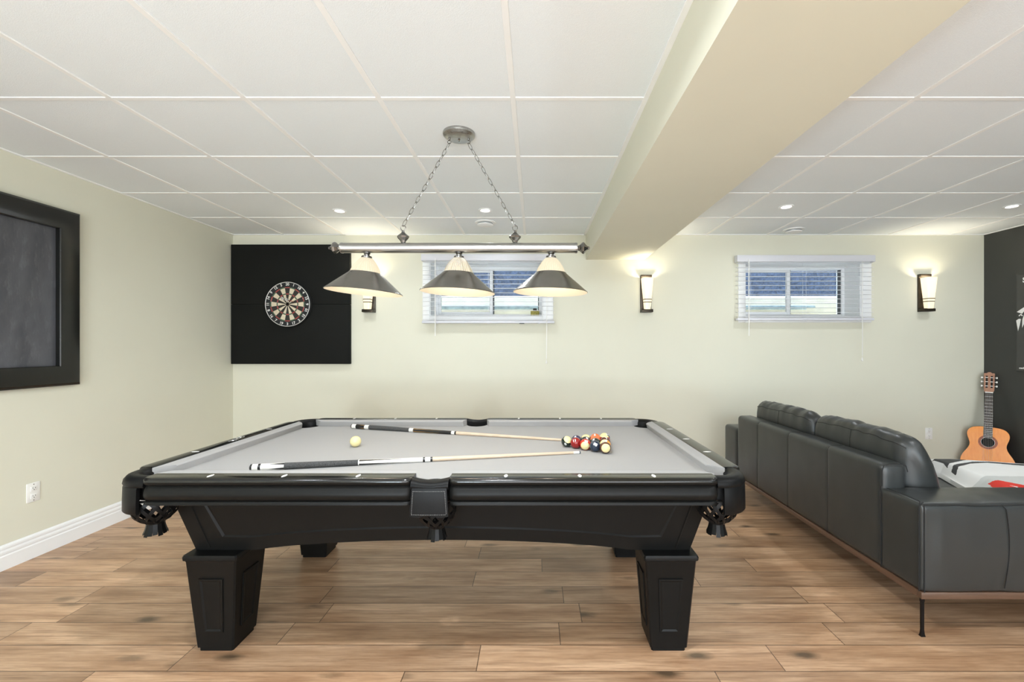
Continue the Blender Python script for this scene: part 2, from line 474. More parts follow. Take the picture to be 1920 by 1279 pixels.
# ceiling tiles and grid
mb = MB(); mb.box(XL, BX0, YF, YB, ZC, ZC+.05); mb.box(BX1, XR, YF, YB, ZC, ZC+.05)
ceil = struct('ceiling', mb, 'tile')
mb = MB(); hw = .012; d = .0045
for x in [-.10-.61*k for k in range(5)]: mb.bbox(x-hw, x+hw, YF, YB, ZC-d, ZC+.004, .001, 1)
for x in [1.73+.61*k for k in range(5)]: mb.bbox(x-hw, x+hw, YF, YB, ZC-d, ZC+.004, .001, 1)
y = 1.98+.61*3
while y > YF:
    mb.bbox(XL, BX0, y-hw, y+hw, ZC-d+.0008, ZC+.004, .001, 1); mb.bbox(BX1, XR, y-hw, y+hw, ZC-d+.0008, ZC+.004, .001, 1); y -= .61
g = link_mesh('ceiling_grid', mb, 'tbar', ceil)
mb = MB()
for (x0, x1, y0, y1) in ((XL, XL+.018, YF, YB), (BX0-.022, BX0, YF, YB), (XL, BX0, YB-.018, YB), (BX1, BX1+.012, YF, YB), (XR-.018, XR, YF, YB), (BX1, XR, YB-.018, YB)):
    mb.box(x0, x1, y0, y1, ZC-.006, ZC+.003)
link_mesh('wall_angle', mb, 'tbar', ceil)

# baseboards: profiled, 14 cm
BP = [(0, 0), (.016, 0), (.016, .078), (.0125, .084), (.0125, .088), (.0145, .092), (.0145, .103), (.010, .112), (.010, .116), (.012, .121), (.011, .131), (.006, .138), (0, .142)]
mb = MB(); mb.loft([[(XL+u, y, z) for u, z in BP] for y in (YF, YB)]); struct('baseboard_left', mb, 'trim', angle=20)
mb = MB(); mb.loft([[(x, YB-u, z) for u, z in BP] for x in (XL+.016, XR-.016)]); struct('baseboard_back', mb, 'trim', angle=20)
mb = MB(); mb.loft([[(XR-u, y, z) for u, z in BP] for y in (YF, YB)]); struct('baseboard_right', mb, 'trim', angle=20)

# ------------------------------------------------------------------ windows
def window(name, x0, x1, mull):
    mb = MB(); t = .012                                # white jamb lining of the deep opening
    mb.box(x0, x0+t, YB-.004, 4.64, WZ0, WZ1); mb.box(x1-t, x1, YB-.004, 4.64, WZ0, WZ1)
    mb.box(x0+t, x1-t, YB-.004, 4.64, WZ1-t, WZ1); mb.box(x0+t, x1-t, YB-.004, 4.64, WZ0, WZ0+t)
    w = struct(name, mb, 'trim')
    a, b, c, e = x0+t, x1-t, WZ0+t, WZ1-t
    mb = MB(); f = .032
    for q in ((a, a+f, c, e), (b-f, b, c, e), (a+f, b-f, c, c+f), (a+f, b-f, e-f, e)): mb.bbox(q[0], q[1], 4.60, 4.685, q[2], q[3], .004, 2)
    link_mesh('window_frame', mb, 'pvc', w)
    mb = MB(); s = .026                                # sliding sash, its stile near the middle
    for q in ((a+f, a+f+s, c+f, e-f), (mull-s, mull+s*.35, c+f, e-f), (a+f+s, mull-s, c+f, c+f+s), (a+f+s, mull-s, e-f-s, e-f)):
        mb.bbox(q[0], q[1], 4.612, 4.645, q[2], q[3], .003, 2)
    link_mesh('sash', mb, 'pvc', w)
    mb = MB(); mb.box(mull+s*.4, mull+s*.4+.01, 4.625, 4.655, c+f, e-f)
    mb.box(b-f-.008, b-f, 4.615, 4.655, c+f, e-f); mb.box(a+f, mull-s, 4.615, 4.655, e-f-.007, e-f)
    link_mesh('gasket', mb, 'rubber', w)
    mb = MB(); mb.box(a+f+.005, b-f-.005, 4.656, 4.660, c+f, e-f)
    link_mesh('window_pane', mb, 'pane', w)
    mb = MB(); k = .075                                # casing on the wall face
    x0c, x1c = x0-.066, x1+.100
    for q in ((x0c, x0+.004, WZ0-.055, WZ1+.045), (x1-.004, x1c, WZ0-.055, WZ1+.045), (x0+.004, x1-.004, WZ1-.004, WZ1+.045), (x0+.004, x1-.004, WZ0-.055, WZ0+.004)):
        mb.bbox(q[0], q[1], YB-.014, YB+.001, q[2], q[3], .003, 2)
    link_mesh('window_casing', mb, 'trim', w)
    return w
window('window_1', *W1, -.455)
window('window_2', *W2, 2.70)

# what stands outside the two windows: rough wall with a pale ledge in front
mb = MB()
nx, nz = 120, 20
def rough(x, z): return 5.42+.018*noise.noise(Vector((x*7, z*13, 3)))
vs = [(-3+9*i/nx, rough(-3+9*i/nx, .8+2.2*k/nz), .8+2.2*k/nz) for k in range(nz+1) for i in range(nx+1)]
mb.add(vs, [(k*(nx+1)+i, k*(nx+1)+i+1, (k+1)*(nx+1)+i+1, (k+1)*(nx+1)+i) for k in range(nz) for i in range(nx)])
mb.box(-3, 6, 5.46, 5.6, .8, 3.0)
struct('wall_outside', mb, 'stone_blue')
mb = MB(); mb.bbox(-3, 6, 5.02, 5.40, .8, 1.868, .03, 2)
for k in range(5): mb.bbox(-3+1.8*k+.01, -3+1.8*k+1.79, 5.0, 5.03, 1.3, 1.80, .02, 2)
for xa, xb in ((-1.1, .12), (2.35, 3.12)): mb.bbox(xa, xb, 4.985, 5.005, 1.705, 1.750, .008, 2, mi=1); mb.bbox(xb-.01, xb+.10, 4.985, 5.005, 1.722, 1.750, .008, 2, mi=1)
struct('ground_outside', mb, ['stone_cream', 'stone_grey'])
mb = MB(); mb.bbox(-.045, .045, 4.50, 4.56, WZ0+.014, WZ0+.075, .004, 2); mb.bbox(-.02, .02, 4.51, 4.55, WZ0+.073, WZ0+.10, .006, 2, mi=1)
solo('small_box', mb, ['olive', 'slot'], (0, 4.53, WZ0+.014), 'small olive yellow box with dark cap on the left window sill', 'box')

# ------------------------------------------------------------------ venetian blinds
def blind(x0, x1, z0, z1, label, wx, cx, wand_len, cord_len):
    yc = 4.336
    t = thing('window_blind', ((x0+x1)/2, yc, z0), label, 'blind', 'white venetian blinds')
    mb = MB(); mb.bbox(x0, x1, yc-.034, yc-.026, z1-.066, z1, .003, 2)
    mb.bbox(x0, x0+.008, yc-.026, yc+.03, z1-.066, z1, .002, 1); mb.bbox(x1-.008, x1, yc-.026, yc+.03, z1-.066, z1, .002, 1)
    mb.box(x0+.02, x1-.02, yc-.018, yc+.026, z1-.045, z1-.006)
    part('headrail', mb, 'rail_shaded', t)
    mb = MB(); mb.bbox(x0+.006, x1-.006, yc-.026, yc+.026, z0, z0+.024, .004, 2)
    for u in (.12, .5, .88):
        mb.lathe([(0, 0), (.006, 0), (.006, .006), (0, .006)], 10, T=TR(x0+(x1-x0)*u, yc-.020, z0-.0055))
    part('bottom_rail', mb, 'rail_shaded', t)
    mb = MB(); z = z0+.038; k = 0
    while z < z1-.066:
        pr = []
        for i in range(5):
            u = -1+2*i/4; pr.append((u*.025, .0022*(1-u*u)))
        a = math.radians(3)
        ring = [(yc+u*math.cos(a), z+h+u*math.sin(a)) for u, h in pr]+[(yc+u*math.cos(a), z+h-.0018+u*math.sin(a)) for u, h in pr[::-1]]
        mb.loft([[(x, yy, zz) for yy, zz in ring] for x in (x0+.008, x1-.008)])
        z += .0445
    part('slats', mb, 'slat', t)
    for u in (.10, .5, .90):
        mb = MB(); x = x0+(x1-x0)*u
        for yy in (yc-.0265, yc+.0265): mb.tube([(x, yy, z0+.02), (x, yy, z1-.05)], .0009, 5)
        part('ladder_cord', mb, 'slat', t)
    mb = MB(); mb.tube([(wx, yc-.042, z1-.055), (wx, yc-.043, z1-wand_len)], .0042, 8); mb.tube([(wx, yc-.020, z1-.04), (wx, yc-.040, z1-.042), (wx, yc-.042, z1-.062)], .002, 6)
    part('tilt_wand', mb, 'plastic', t)
    mb = MB(); mb.tube([(cx, yc-.036, z1-.06), (cx-.002, yc-.040, z1-cord_len)], .0016, 6); mb.tube([(cx+.008, yc-.036, z1-.06), (cx+.001, yc-.040, z1-cord_len+.02)], .0016, 6)
    c = part('lift_cord', mb, 'plastic', t)
    mb = MB(); mb.lathe([(0, .034), (.004, .032), (.006, .02), (.0095, .004), (.008, 0), (0, 0)], 12, T=TR(cx-.002, yc-.040, z1-cord_len-.03))
    part('cord_tassel', mb, 'plastic', c)
    return t
b1 = blind(-1.128, .200, 1.512, 2.197, 'white venetian blind behind the three pendant shades', -.985, .115, .81, 1.055)
mb = MB(); mb.box(-.155, -.105, 4.305, 4.310, 1.5055, 1.5125); part('label_tag', mb, 'slot', b1, label='small dark tag under the bottom rail')
b2 = blind(2.003, 3.372, 1.540, 2.187, 'white venetian blind right of the beam, above the sofa', 2.115, 3.237, .80, 1.02)

# ------------------------------------------------------------------ dartboard wall
t = thing('backing_board', (-2.447, YB, 1.10), 'large square black two-panel board behind the dartboard', 'backing board')
for z0, z1 in ((1.106, 1.7015), (1.7035, 2.302)):
    mb = MB(); mb.bbox(-3.040, -1.853, 4.346, YB-.001, z0, z1, .003, 2); part('panel', mb, 'dark_foam', t)

CX, CZ, Y0 = -2.452, 1.700, 4.346
t = thing('dartboard', (CX, Y0, CZ), 'round bristle dartboard with black and cream wedges and white numbers', 'dartboard')
T = frame((CX, Y0, CZ), (1, 0, 0), (0, 0, 1), (0, -1, 0))    # local z points into the room
mb = MB(); mb.lathe([(0, 0), (.222, 0), (.2245, .004), (.2245, .034), (.222, .038), (0, .038)], 72, T=T)
part('board', mb, 'db_black', t)
mb = MB(); zf = .0386
def cell(r0, r1, k, mi, n=4):
    a0, a1 = (k-.5)*PI/10, (k+.5)*PI/10
    pts = [(r0*math.sin(a0+(a1-a0)*i/n), r0*math.cos(a0+(a1-a0)*i/n), zf) for i in range(n+1)]
    pts += [(r1*math.sin(a1-(a1-a0)*i/n), r1*math.cos(a1-(a1-a0)*i/n), zf) for i in range(n+1)]
    mb.add(pts, [list(range(len(pts)))], mi, T)
for k in range(20):
    dk = k % 2 == 0
    cell(.0165, .096, k, 0 if dk else 1); cell(.108, .160, k, 0 if dk else 1)
    cell(.097, .107, k, 2 if dk else 3); cell(.161, .171, k, 2 if dk else 3)
mb.lathe([(.0068, zf), (.016, zf)], 24, 3, T); mb.lathe([(0, zf+.0003), (.0068, zf+.0003)], 20, 2, T)
part('scoring_wedges', mb, ['db_brown', 'db_cream', 'db_red', 'db_green'], t, recalc=False)
mb = MB()
for r in (.0068, .0163, .0965, .1075, .1605, .1712):
    mb.tube([(r*math.cos(2*PI*k/48), r*math.sin(2*PI*k/48), zf+.0006) for k in range(48)], .0007, 5, closed=True, T=T)
for k in range(20):
    a = (k+.5)*PI/10; mb.tube([(.0163*math.sin(a), .0163*math.cos(a), zf+.0006), (.172*math.sin(a), .172*math.cos(a), zf+.0006)], .0007, 5, T=T)
part('spider_wire', mb, 'pewter', t)
mb = MB(); mb.tube([(.2185*math.cos(2*PI*k/72), .2185*math.sin(2*PI*k/72), .040) for k in range(72)], .0030, 6, closed=True, T=T)
for k, num in enumerate((20, 1, 18, 4, 13, 6, 10, 15, 2, 17, 3, 19, 7, 16, 8, 11, 14, 9, 12, 5)):
    a = k*PI/10; vs, fs = text_geo(str(num), .036, .0012)
    R = T @ TR(.1965*math.sin(a), .1965*math.cos(a), .0400) @ (RZ(-a) if abs(k-10) > 5 else RZ(PI-a))
    mb.add(vs, fs, 0, R)
part('number_ring', mb, 'wire', t, recalc=False)
def dart(px, pz, ax, label):
    ax = Vector(ax).normalized(); o = Vector((CX+px, Y0-.039+.006, CZ+pz))
    z = ax; x = z.cross(Vector((0, 0, 1))).normalized(); y = z.cross(x)
    T = frame(o, x, y, z)
    t = thing('dart', o, label, 'dart', 'darts in the dartboard')
    mb = MB(); mb.lathe([(0, -.004), (.001, .004), (.001, .032), (.003, .034), (.0034, .05), (.003, .076), (.002, .08), (0, .08)], 10, T=T); part('barrel', mb, 'db_red', t)
    mb = MB(); mb.lathe([(0, .079), (.002, .08), (.002, .118), (0, .12)], 8, T=T); part('shaft', mb, 'slot', t)
    mb = MB()
    for k in range(4): mb.prism([(.0015, 0), (.018, .008), (.019, .028), (.0015, .036)], T @ TR(0, 0, .112) @ RZ(k*PI/2+.4) @ RX(PI/2), .0008)
    part('flight', mb, 'wire', t)
dart(.028, .030, (-.04, -1, .10), 'white-flighted dart stuck in the dartboard, the left one of two')
dart(.066, .022, (-.03, -1, .08), 'white-flighted dart stuck beside the bullseye, the right one of two')

# ------------------------------------------------------------------ chalkboard on the left wall
t = thing('chalkboard', (XL, 1.99, 1.0), 'framed chalkboard in a wide black lacquer frame on the left wall', 'chalkboard')
y0, y1, z0, z1, fw, dp = 1.05, 2.885, 1.030, 2.158, .128, .045
mb = MB()
prof = [(0, 0), (0, .030), (.012, dp-.003), (.02, dp), (fw-.004, dp-.005), (fw, dp-.009), (fw, .0)]   # (from outside in, off the wall)
ring = []
for (yy, zz, sy, sz) in ((y0, z0, 1, 1), (y1, z0, -1, 1), (y1, z1, -1, -1), (y0, z1, 1, -1)):
    ring.append([(XL+h, yy+sy*u, zz+sz*u) for u, h in prof])
mb.loft(ring+[ring[0]], cap=False)
part('frame', mb, 'frame_black', t, angle=25)
mb = MB(); mb.box(XL+.002, XL+.010, y0+fw-.01, y1-fw+.01, z0+fw-.01, z1-fw+.01); part('slate', mb, 'chalk', t)

# ------------------------------------------------------------------ wall outlets
def outlet(T, label, loc):
    t = thing('wall_outlet', loc, label, 'outlet', 'wall outlets')
    mb = MB(); mb.bbox(-.036, .036, -.058, .058, 0, .006, .003, 2, T=T); part('cover_plate', mb, 'plastic', t)
    for s in (.0235, -.0235):
        mb = MB(); mb.bbox(-.017, .017, s-.0145, s+.0145, .004, .0085, .002, 2, T=T); r = part('socket', mb, 'plastic', t)
        mb = MB(); mb.box(-.0075, -.0052, s-.001, s+.008, .0075, .0088, T=T); mb.box(.0052, .0075, s-.001, s+.007, .0075, .0088, T=T)
        mb.lathe([(0, .0075), (.0026, .0075), (.0026, .0088), (0, .0088)], 10, T=T @ TR(0, s-.008, 0)); part('slots', mb, 'slot', r)
    for s in (.048, -.048):
        mb = MB(); mb.lathe([(0, .005), (.003, .005), (.0027, .0072), (0, .0074)], 10, T=T @ TR(0, s, 0)); part('screw', mb, 'pewter', t)
outlet(frame((XL, 2.64, .396), (0, 1, 0), (0, 0, 1), (1, 0, 0)), 'white wall outlet on the left wall under the chalkboard', (XL, 2.64, .396))
outlet(frame((3.975, YB, .402), (1, 0, 0), (0, 0, 1), (0, -1, 0)), 'white wall outlet on the back wall beside the guitar', (3.975, YB, .402))

# ------------------------------------------------------------------ wall sconces
def sconce():
    t = thing('wall_sconce', (0, 0, 0), 'x', 'wall lamp', 'wall sconces')
    mb = MB()
    mb.bbox(-.056, .056, -.014, 0, 0, .378, .003, 2)                       # back plate
    part('back_plate', mb, 'bronze', t)
    mb = MB(); mb.bbox(-.056, .056, -.040, -.012, .352, .378, .003, 2); part('top_bracket', mb, 'bronze', t)
    mb = MB(); mb.bbox(-.056, .056, -.085, -.012, 0, .030, .004, 2); part('lower_bracket', mb, 'bronze', t)
    mb = MB()
    def sq(w, d, z, n=28):
        out = []
        for k in range(n):
            a = 2*PI*k/n; c, s = math.cos(a), math.sin(a)
            e = .55
            out.append((w*math.copysign(abs(c)**e, c), -.068+d*math.copysign(abs(s)**e, s), z))
        return out
    st = [(.030, .030, .028), (.0335, .033, .06), (.0365, .036, .10), (.043, .040, .17), (.051, .046, .25), (.0585, .051, .338)]
    mb.loft([sq(*q) for q in st], cap=False); mb.loft([sq(q[0]-.004, q[1]-.004, q[2]) for q in st[::-1]], cap=False)
    for a, b in ((st[-1], (st[-1][0]-.004, st[-1][1]-.004, st[-1][2])), (st[0], (.002, .002, .028))): mb.loft([sq(*a), sq(*b)], cap=False)
    part('glass_shade', mb, 'sconce_glass', t)
    for z in (.098, .126):
        w = interp([(a[2], a[0]) for a in st], z); mb = MB()
        mb.loft([sq(w+.0012, w+.0008, z-.004), sq(w+.003, w+.0025, z-.003), sq(w+.003, w+.0025, z+.003), sq(w+.0012, w+.0008, z+.004)], cap=False)
        part('band', mb, 'bronze', t)
    mb = MB(); mb.lathe([(0, 0), (.008, .0), (.012, .03), (.019, .055), (.014, .08), (0, .088)], 16, T=TR(0, -.068, .16)); part('bulb', mb, 'bulb', t)
    return t
s0 = sconce()
for i, (x, z, lb) in enumerate(((-1.662, 1.622, 'bronze wall sconce beside the dartboard, half hidden by a pendant shade'),
                               (1.117, 1.622, 'bronze wall sconce under the end of the beam, between the two windows'),
                               (3.916, 1.630, 'bronze wall sconce at the right end of the wall near the dark wall'))):
    if i == 0: s0.location = (x, YB, z); s0['label'] = lb; WL[s0.name] = Vector((x, YB, z))
    else: dup(s0, (x, YB, z), lb)
SCONCES = [(-1.662, 1.622), (1.117, 1.622), (3.916, 1.630)]

# ------------------------------------------------------------------ ceiling: recessed lights and round vents
def pot():
    t = thing('recessed_light', (0, 0, 0), 'x', 'ceiling light', 'recessed ceiling lights')
    mb = MB(); mb.lathe([(.055, .0005), (.055, -.004), (.050, -.007), (.040, -.006), (.036, .0005)], 32); part('trim_ring', mb, 'trim', t)
    mb = MB(); mb.lathe([(0, -.0035), (.018, -.0045), (.030, -.002), (.036, .0)], 24); part('lamp', mb, 'pot_glow', t)
    return t
p0 = pot()
POTS = [(-1.625, 3.615, 'recessed ceiling light nearest the dartboard, left of the pendant'), (-.412, 3.60, 'recessed ceiling light near the round vent, behind the pendant chain'),
        (2.03, 3.51, 'recessed ceiling light right of the beam, above the right window'), (3.84, 3.50, 'recessed ceiling light near the dark wall')]
for i, (x, y, lb) in enumerate(POTS):
    if i == 0: p0.location = (x, y, ZC); p0['label'] = lb; WL[p0.name] = Vector((x, y, ZC))
    else: dup(p0, (x, y, ZC), lb)
def vent():
    t = thing('ceiling_vent', (0, 0, 0), 'x', 'vent', 'round ceiling vents')
    mb = MB(); mb.lathe([(.062, 0), (.094, 0), (.094, -.006), (.086, -.010), (.070, -.010), (.062, -.004)], 40, closed=True); part('rim', mb, 'trim', t)
    mb = MB(); mb.lathe([(0, -.030), (.060, -.030), (.071, -.026), (.073, -.020), (.062, -.016), (0, -.016)], 40); mb.lathe([(0, 0), (.02, 0), (.02, -.017), (0, -.017)], 16)
    part('valve_disc', mb, 'trim', t)
    return t
v0 = vent(); v0.location = (-.452, 3.96, ZC); v0['label'] = 'round white ceiling vent above the left window'; WL[v0.name] = v0.location.copy()
dup(v0, (2.50, 4.20, ZC), 'round white ceiling vent above the right window')

# ------------------------------------------------------------------ poster on the dark wall
t = thing('wall_poster', (XR, 3.70, 1.03), 'dark glossy poster with white shapes on the charcoal wall', 'poster')
T = frame((XR, 4.085, 1.05), (0, -1, 0), (0, 0, 1), (-1, 0, 0))     # local x runs toward the viewer's right
mb = MB(); mb.bbox(0, .62, 0, .905, 0, .012, .002, 1, T=T); part('sheet', mb, 'poster', t)
mb = MB(); vs, fs = text_geo('SRI', .062, .002); mb.add(vs, fs, 0, T @ TR(.095, .845, .0128))
part('lettering', mb, 'white_ink', t, recalc=False)
mb = MB(); vs, fs = text_geo('media', .022, .001); mb.add(vs, fs, 0, T @ TR(.052, .030, .0128))
part('small_print', mb, 'white_ink', t, recalc=False)
mb = MB()
mb.prism([(.005, .555), (.035, .575), (.075, .600), (.068, .560), (.050, .535)], T @ TR(0, 0, .0122), .0006)
mb.prism([(.000, .475), (.022, .490), (.040, .488), (.030, .430), (.016, .375)], T @ TR(0, 0, .0122), .0006)
mb.prism([(.020, .520), (.040, .535), (.056, .520), (.050, .512), (.038, .524), (.026, .512)], T @ TR(0, 0, .0122), .0006)
mb.prism([(.052, .480), (.070, .540), (.080, .530), (.066, .440), (.050, .405)], T @ TR(0, 0, .0122), .0006)
part('printed_shapes', mb, 'white_ink', t)
# ================================================================== POOL TABLE
TX, TY = -.39, 2.305
ZR, ZB = .790, .752                                    # rail top, cloth
t = thing('pool_table', (TX, TY, 0), 'black pool table with grey felt and leather net pockets in the middle of the room', 'pool table')
TT = TR(TX, TY, 0)
# --- cabinet (arched apron)
def arch(s): return .418+(.042*(1-(s/.79)**2)**.8 if abs(s) < .79 else 0)
def arch_s(s): return .418+(.030*(1-(s/.26)**2)**.8 if abs(s) < .26 else 0)
def loop(hx, hy, zf, zs=None, n=40, m=14):
    out = []
    for i in range(n): x = -1+2*i/n; out.append((x*hx, -hy, zf(x*1.046) if callable(zf) else zf))
    for i in range(m): y = -1+2*i/m; out.append((hx, y*hy, zs(y*.46) if zs else zf))
    for i in range(n): x = 1-2*i/n; out.append((x*hx, hy, zf(x*1.046) if callable(zf) else zf))
    for i in range(m): y = 1-2*i/m; out.append((-hx, y*hy, zs(y*.46) if zs else zf))
    return out
mb = MB()
mb.loft([loop(1.01, .40, .66), loop(1.124, .512, .692), loop(1.046, .462, arch, arch_s), loop(1.016, .432, arch, arch_s), loop(1.05, .45, .66)], T=TT)
part('cabinet', mb, 'black_wood', t, angle=30)
def facey(z): return .462+.05*(z-.418)/.274
def facex(z): return 1.046+.078*(z-.418)/.274
for sg in (-1, 1):
    mb = MB()
    out = [(-1.005, .675), (-.93, .474)]+[(x, arch(x)+.054) for x in [-.80+1.6*i/24 for i in range(25)]]+[(.93, .474), (1.005, .675)]
    cx_, cz_ = 0, .56
    def ins(p, k): 
        x, z = p; return (x-math.copysign(min(abs(x), k*1.2), x), z+(k if z < .55 else -k))
    rings = []
    for k, o in ((0, 0), (0, .0075), (.007, .008), (.014, .003), (.024, .0025)):
        rings.append([(ins(p, k)[0], sg*(facey(ins(p, k)[1])+o), ins(p, k)[1]) for p in out])
    mb.loft(rings, T=TT)
    part('apron_panel', mb, 'black_wood', t, angle=30)
    for s2 in (-1, 1):
        mb = MB(); mb.tube([(s2*(facex(z)-.064), sg*(facey(z)+.0005), z) for z in (.43, .55, .69)], .004, 6, T=TT)
        part('corner_bead', mb, 'black_wood', t)
for sg in (-1, 1):
    mb = MB(); out = [(-.42, .675), (-.36, .474)]+[(y, arch_s(y)+.054) for y in [-.27+.54*i/12 for i in range(13)]]+[(.36, .474), (.42, .675)]
    rings = []
    for k, o in ((0, 0), (0, .0075), (.007, .008), (.014, .003), (.024, .0025)):
        rings.append([(sg*(facex(ins(p, k)[1])+o), ins(p, k)[0], ins(p, k)[1]) for p in out])
    mb.loft(rings, T=TT); part('apron_panel', mb, 'black_wood', t, angle=30)
# --- legs
for sx in (-1, 1):
    for sy in (-1, 1):
        L = TT @ TR(sx*.952, sy*.405, 0)
        mb = MB()
        def sq(h, z, b=.006): 
            q = []
            for (a, c) in ((-1, -1), (1, -1), (1, 1), (-1, 1)):
                for (u, v) in (((b, 0), (0, b)) if a*c < 0 else ((0, b), (b, 0))): q.append((a*(h-u), c*(h-v), z))
            return q
        mb.loft([sq(.071, 0), sq(.071, .016), sq(.0775, .017), sq(.105, .388), sq(.107, .394), sq(.1125, .398), sq(.1135, .410), sq(.110, .418)], T=L)
        lg = part('leg', mb, 'black_wood', t, angle=30)
        for k in range(4):
            R = L @ RZ(k*PI/2); mb = MB()
            def hw_(z): return .0775+.0275*(z-.017)/.371
            rings = []
            for e, o in ((0, -.001), (0, .0045), (.006, .005), (.013, .0012), (.020, .0012)):
                q = []
                for (u, z) in ((-.040+e, .086+e), (.040-e, .086+e), (.050-e, .318-e), (-.050+e, .318-e)): q.append((u, -(hw_(z)+o), z))
                rings.append(q)
            mb.loft(rings, T=R); part('leg_panel', mb, 'black_wood', lg, angle=20)
# --- bed with pocket cut-outs
def notch(cx, cy, r, a0, a1, n=12): return [(cx+r*math.cos(a0+(a1-a0)*i/n), cy+r*math.sin(a0+(a1-a0)*i/n)) for i in range(n+1)]
BXh, BYh, nr = 1.135, .60, .082
def corner_notch(sx, sy):
    c = (sx*1.128, sy*.593); e = math.sqrt(max(0, nr*nr-(BYh-.593)**2)); pts = []
    a_s = {(1, 1): (-PI/2, -PI), (-1, 1): (0, -PI/2), (-1, -1): (PI/2, 0), (1, -1): (PI, PI/2)}[(sx, sy)]
    return notch(c[0], c[1], nr, *a_s)
poly = corner_notch(1, 1)+notch(0, .632, .066, -.1, -PI+.1)+corner_notch(-1, 1)+corner_notch(-1, -1)+notch(0, -.632, .066, PI-.1, .1)+corner_notch(1, -1)
mb = MB(); mb.prism(poly, TT @ TR(0, 0, ZB-.03), .03); part('bed_cloth', mb, 'felt', t)
# --- rails
RP = [(.074, .7885), (.072, .790), (.012, .790), (.004, .7885), (-.002, .784), (-.004, .777), (-.001, .768), (.006, .763), (.010, .759), (.006, .754), (.001, .746), (-.003, .735),
      (-.004, .727), (-.001, .716), (.006, .708), (.010, .704), (.004, .7015), (.002, .698), (.002, .690), (.006, .688), (.09, .688), (.09, .745), (.074, .760)]
def rail(length_axis, a, b, off, sg):
    rings = []
    n = 14
    for i in range(n+1):
        s = a+(b-a)*i/n
        d = min(abs(s-a), abs(s-b)); d_in = .020*max(0, 1-d/.03)**2 if False else 0
        rings.append((s, d_in))
    rings = [(a, .016), (a+.006*math.copysign(1, b-a), .008), (a+.018*math.copysign(1, b-a), .002), (a+.035*math.copysign(1, b-a), 0),
             (b-.035*math.copysign(1, b-a), 0), (b-.018*math.copysign(1, b-a), .002), (b-.006*math.copysign(1, b-a), .008), (b, .016)]
    out = []
    for s, ii in rings:
        r = []
        for u, z in RP:
            uu = max(u, min(.07, u+ii)) if u < .05 else u
            p = (s, sg*(off-uu)) if length_axis == 'x' else (sg*(off-uu), s)
            r.append((p[0], p[1], z))
        out.append(r)
    mb = MB(); mb.loft(out, T=TT); K = len(RP)
    for i in range(len(mb.f)-2): mb.mi[i] = 0 if i % K < 5 else 1
    return part('rail', mb, ['black_gloss', 'black_wood'], t, angle=40)
rails = {}
for sg in (-1, 1):
    for k, (a, b) in enumerate(((-1.072, -.070), (.070, 1.072))): rails[('x', sg, k)] = rail('x', a, b, .695, sg)
    rails[('y', sg)] = rail('y', -.535, .535, 1.23, sg)
def sight(r, x, y, along):
    mb = MB(); n = 14; a, b = (.0075, .0190) if along == 'x' else (.0190, .0075)
    def pt(u): c, s = math.cos(u), math.sin(u); return (x+a*math.copysign(abs(c)**1.25, c), y+b*math.copysign(abs(s)**1.25, s))
    P = [pt(2*PI*i/n) for i in range(n)]; mb.prism(P, TT @ TR(0, 0, ZR-.0005), .0012); part('sight', mb, 'white_dot', r)
for sg in (-1, 1):
    for k, ss in ((0, -1), (1, 1)):
        for u in (.28, .56, .84): sight(rails[('x', sg, k)], ss*u, sg*.657, 'x')
    for u in (-.28, 0, .28):
        if sg == -1 and u == 0: continue
        sight(rails[('y', sg)], sg*1.192, u, 'y')
mb = MB(); n = 32                                        # oval maker's plate with a swirl
P = [(.017*math.cos(2*PI*i/n), .062*math.sin(2*PI*i/n)) for i in range(n)]
mb.prism(P, TT @ TR(-1.192, 0, ZR-.0005), .0015)
pl = part('name_plate', mb, 'frame_black', rails[('y', -1)])
mb = MB()
mb.tube([(-1.192+.0165*math.cos(2*PI*i/n), .060*math.sin(2*PI*i/n), ZR+.001) for i in range(n)], .0011, 6, closed=True, T=TT)
mb.tube([(-1.192+.006*math.sin(i*.9), -.045+.09*i/20, ZR+.0012) for i in range(21)], .0014, 6, T=TT)
mb.lathe([(0, 0), (.005, 0), (.004, .001), (0, .0014)], 10, T=TT @ TR(-1.186, -.05, ZR+.001)); mb.lathe([(0, 0), (.004, 0), (.003, .001), (0, .0014)], 10, T=TT @ TR(-1.198, .045, ZR+.001))
part('plate_lettering', mb, 'silver', pl)
# --- cushions
def cushion(axis, ob, on, oc, nb_, nn, sg):
    """back/nose lengths along the axis: (ob0, ob1) at the rail, (on0, on1) at the nose"""
    rings = []
    def prof(k):
        s_b, s_n = ob[k], on[k]
        P = [(s_b, nb_, ZR-.001), (s_b*.3+s_n*.7, nn+(nb_-nn)*.28, ZR-.001), (s_n, nn+.003, ZR-.003), (s_n, nn, ZR-.008), (s_n, nn+.002, ZR-.013), (s_n*.8+s_b*.2, nn+.010, ZB), (s_b, nb_, ZB)]
        return [((s, sg*o, z) if axis == 'x' else (sg*o, s, z)) for s, o, z in P]
    mb = MB(); mb.loft([prof(0), prof(1)], T=TT); part('cushion', mb, 'felt', t, angle=50)
for sg in (-1, 1):
    cushion('x', (-1.085, -.068), (-1.028, -.086), 0, .6225, .568, sg)
    cushion('x', (.068, 1.085), (.086, 1.028), 0, .6225, .568, sg)
    cushion('y', (-.548, .548), (-.490, .490), 0, 1.1575, 1.105, sg)
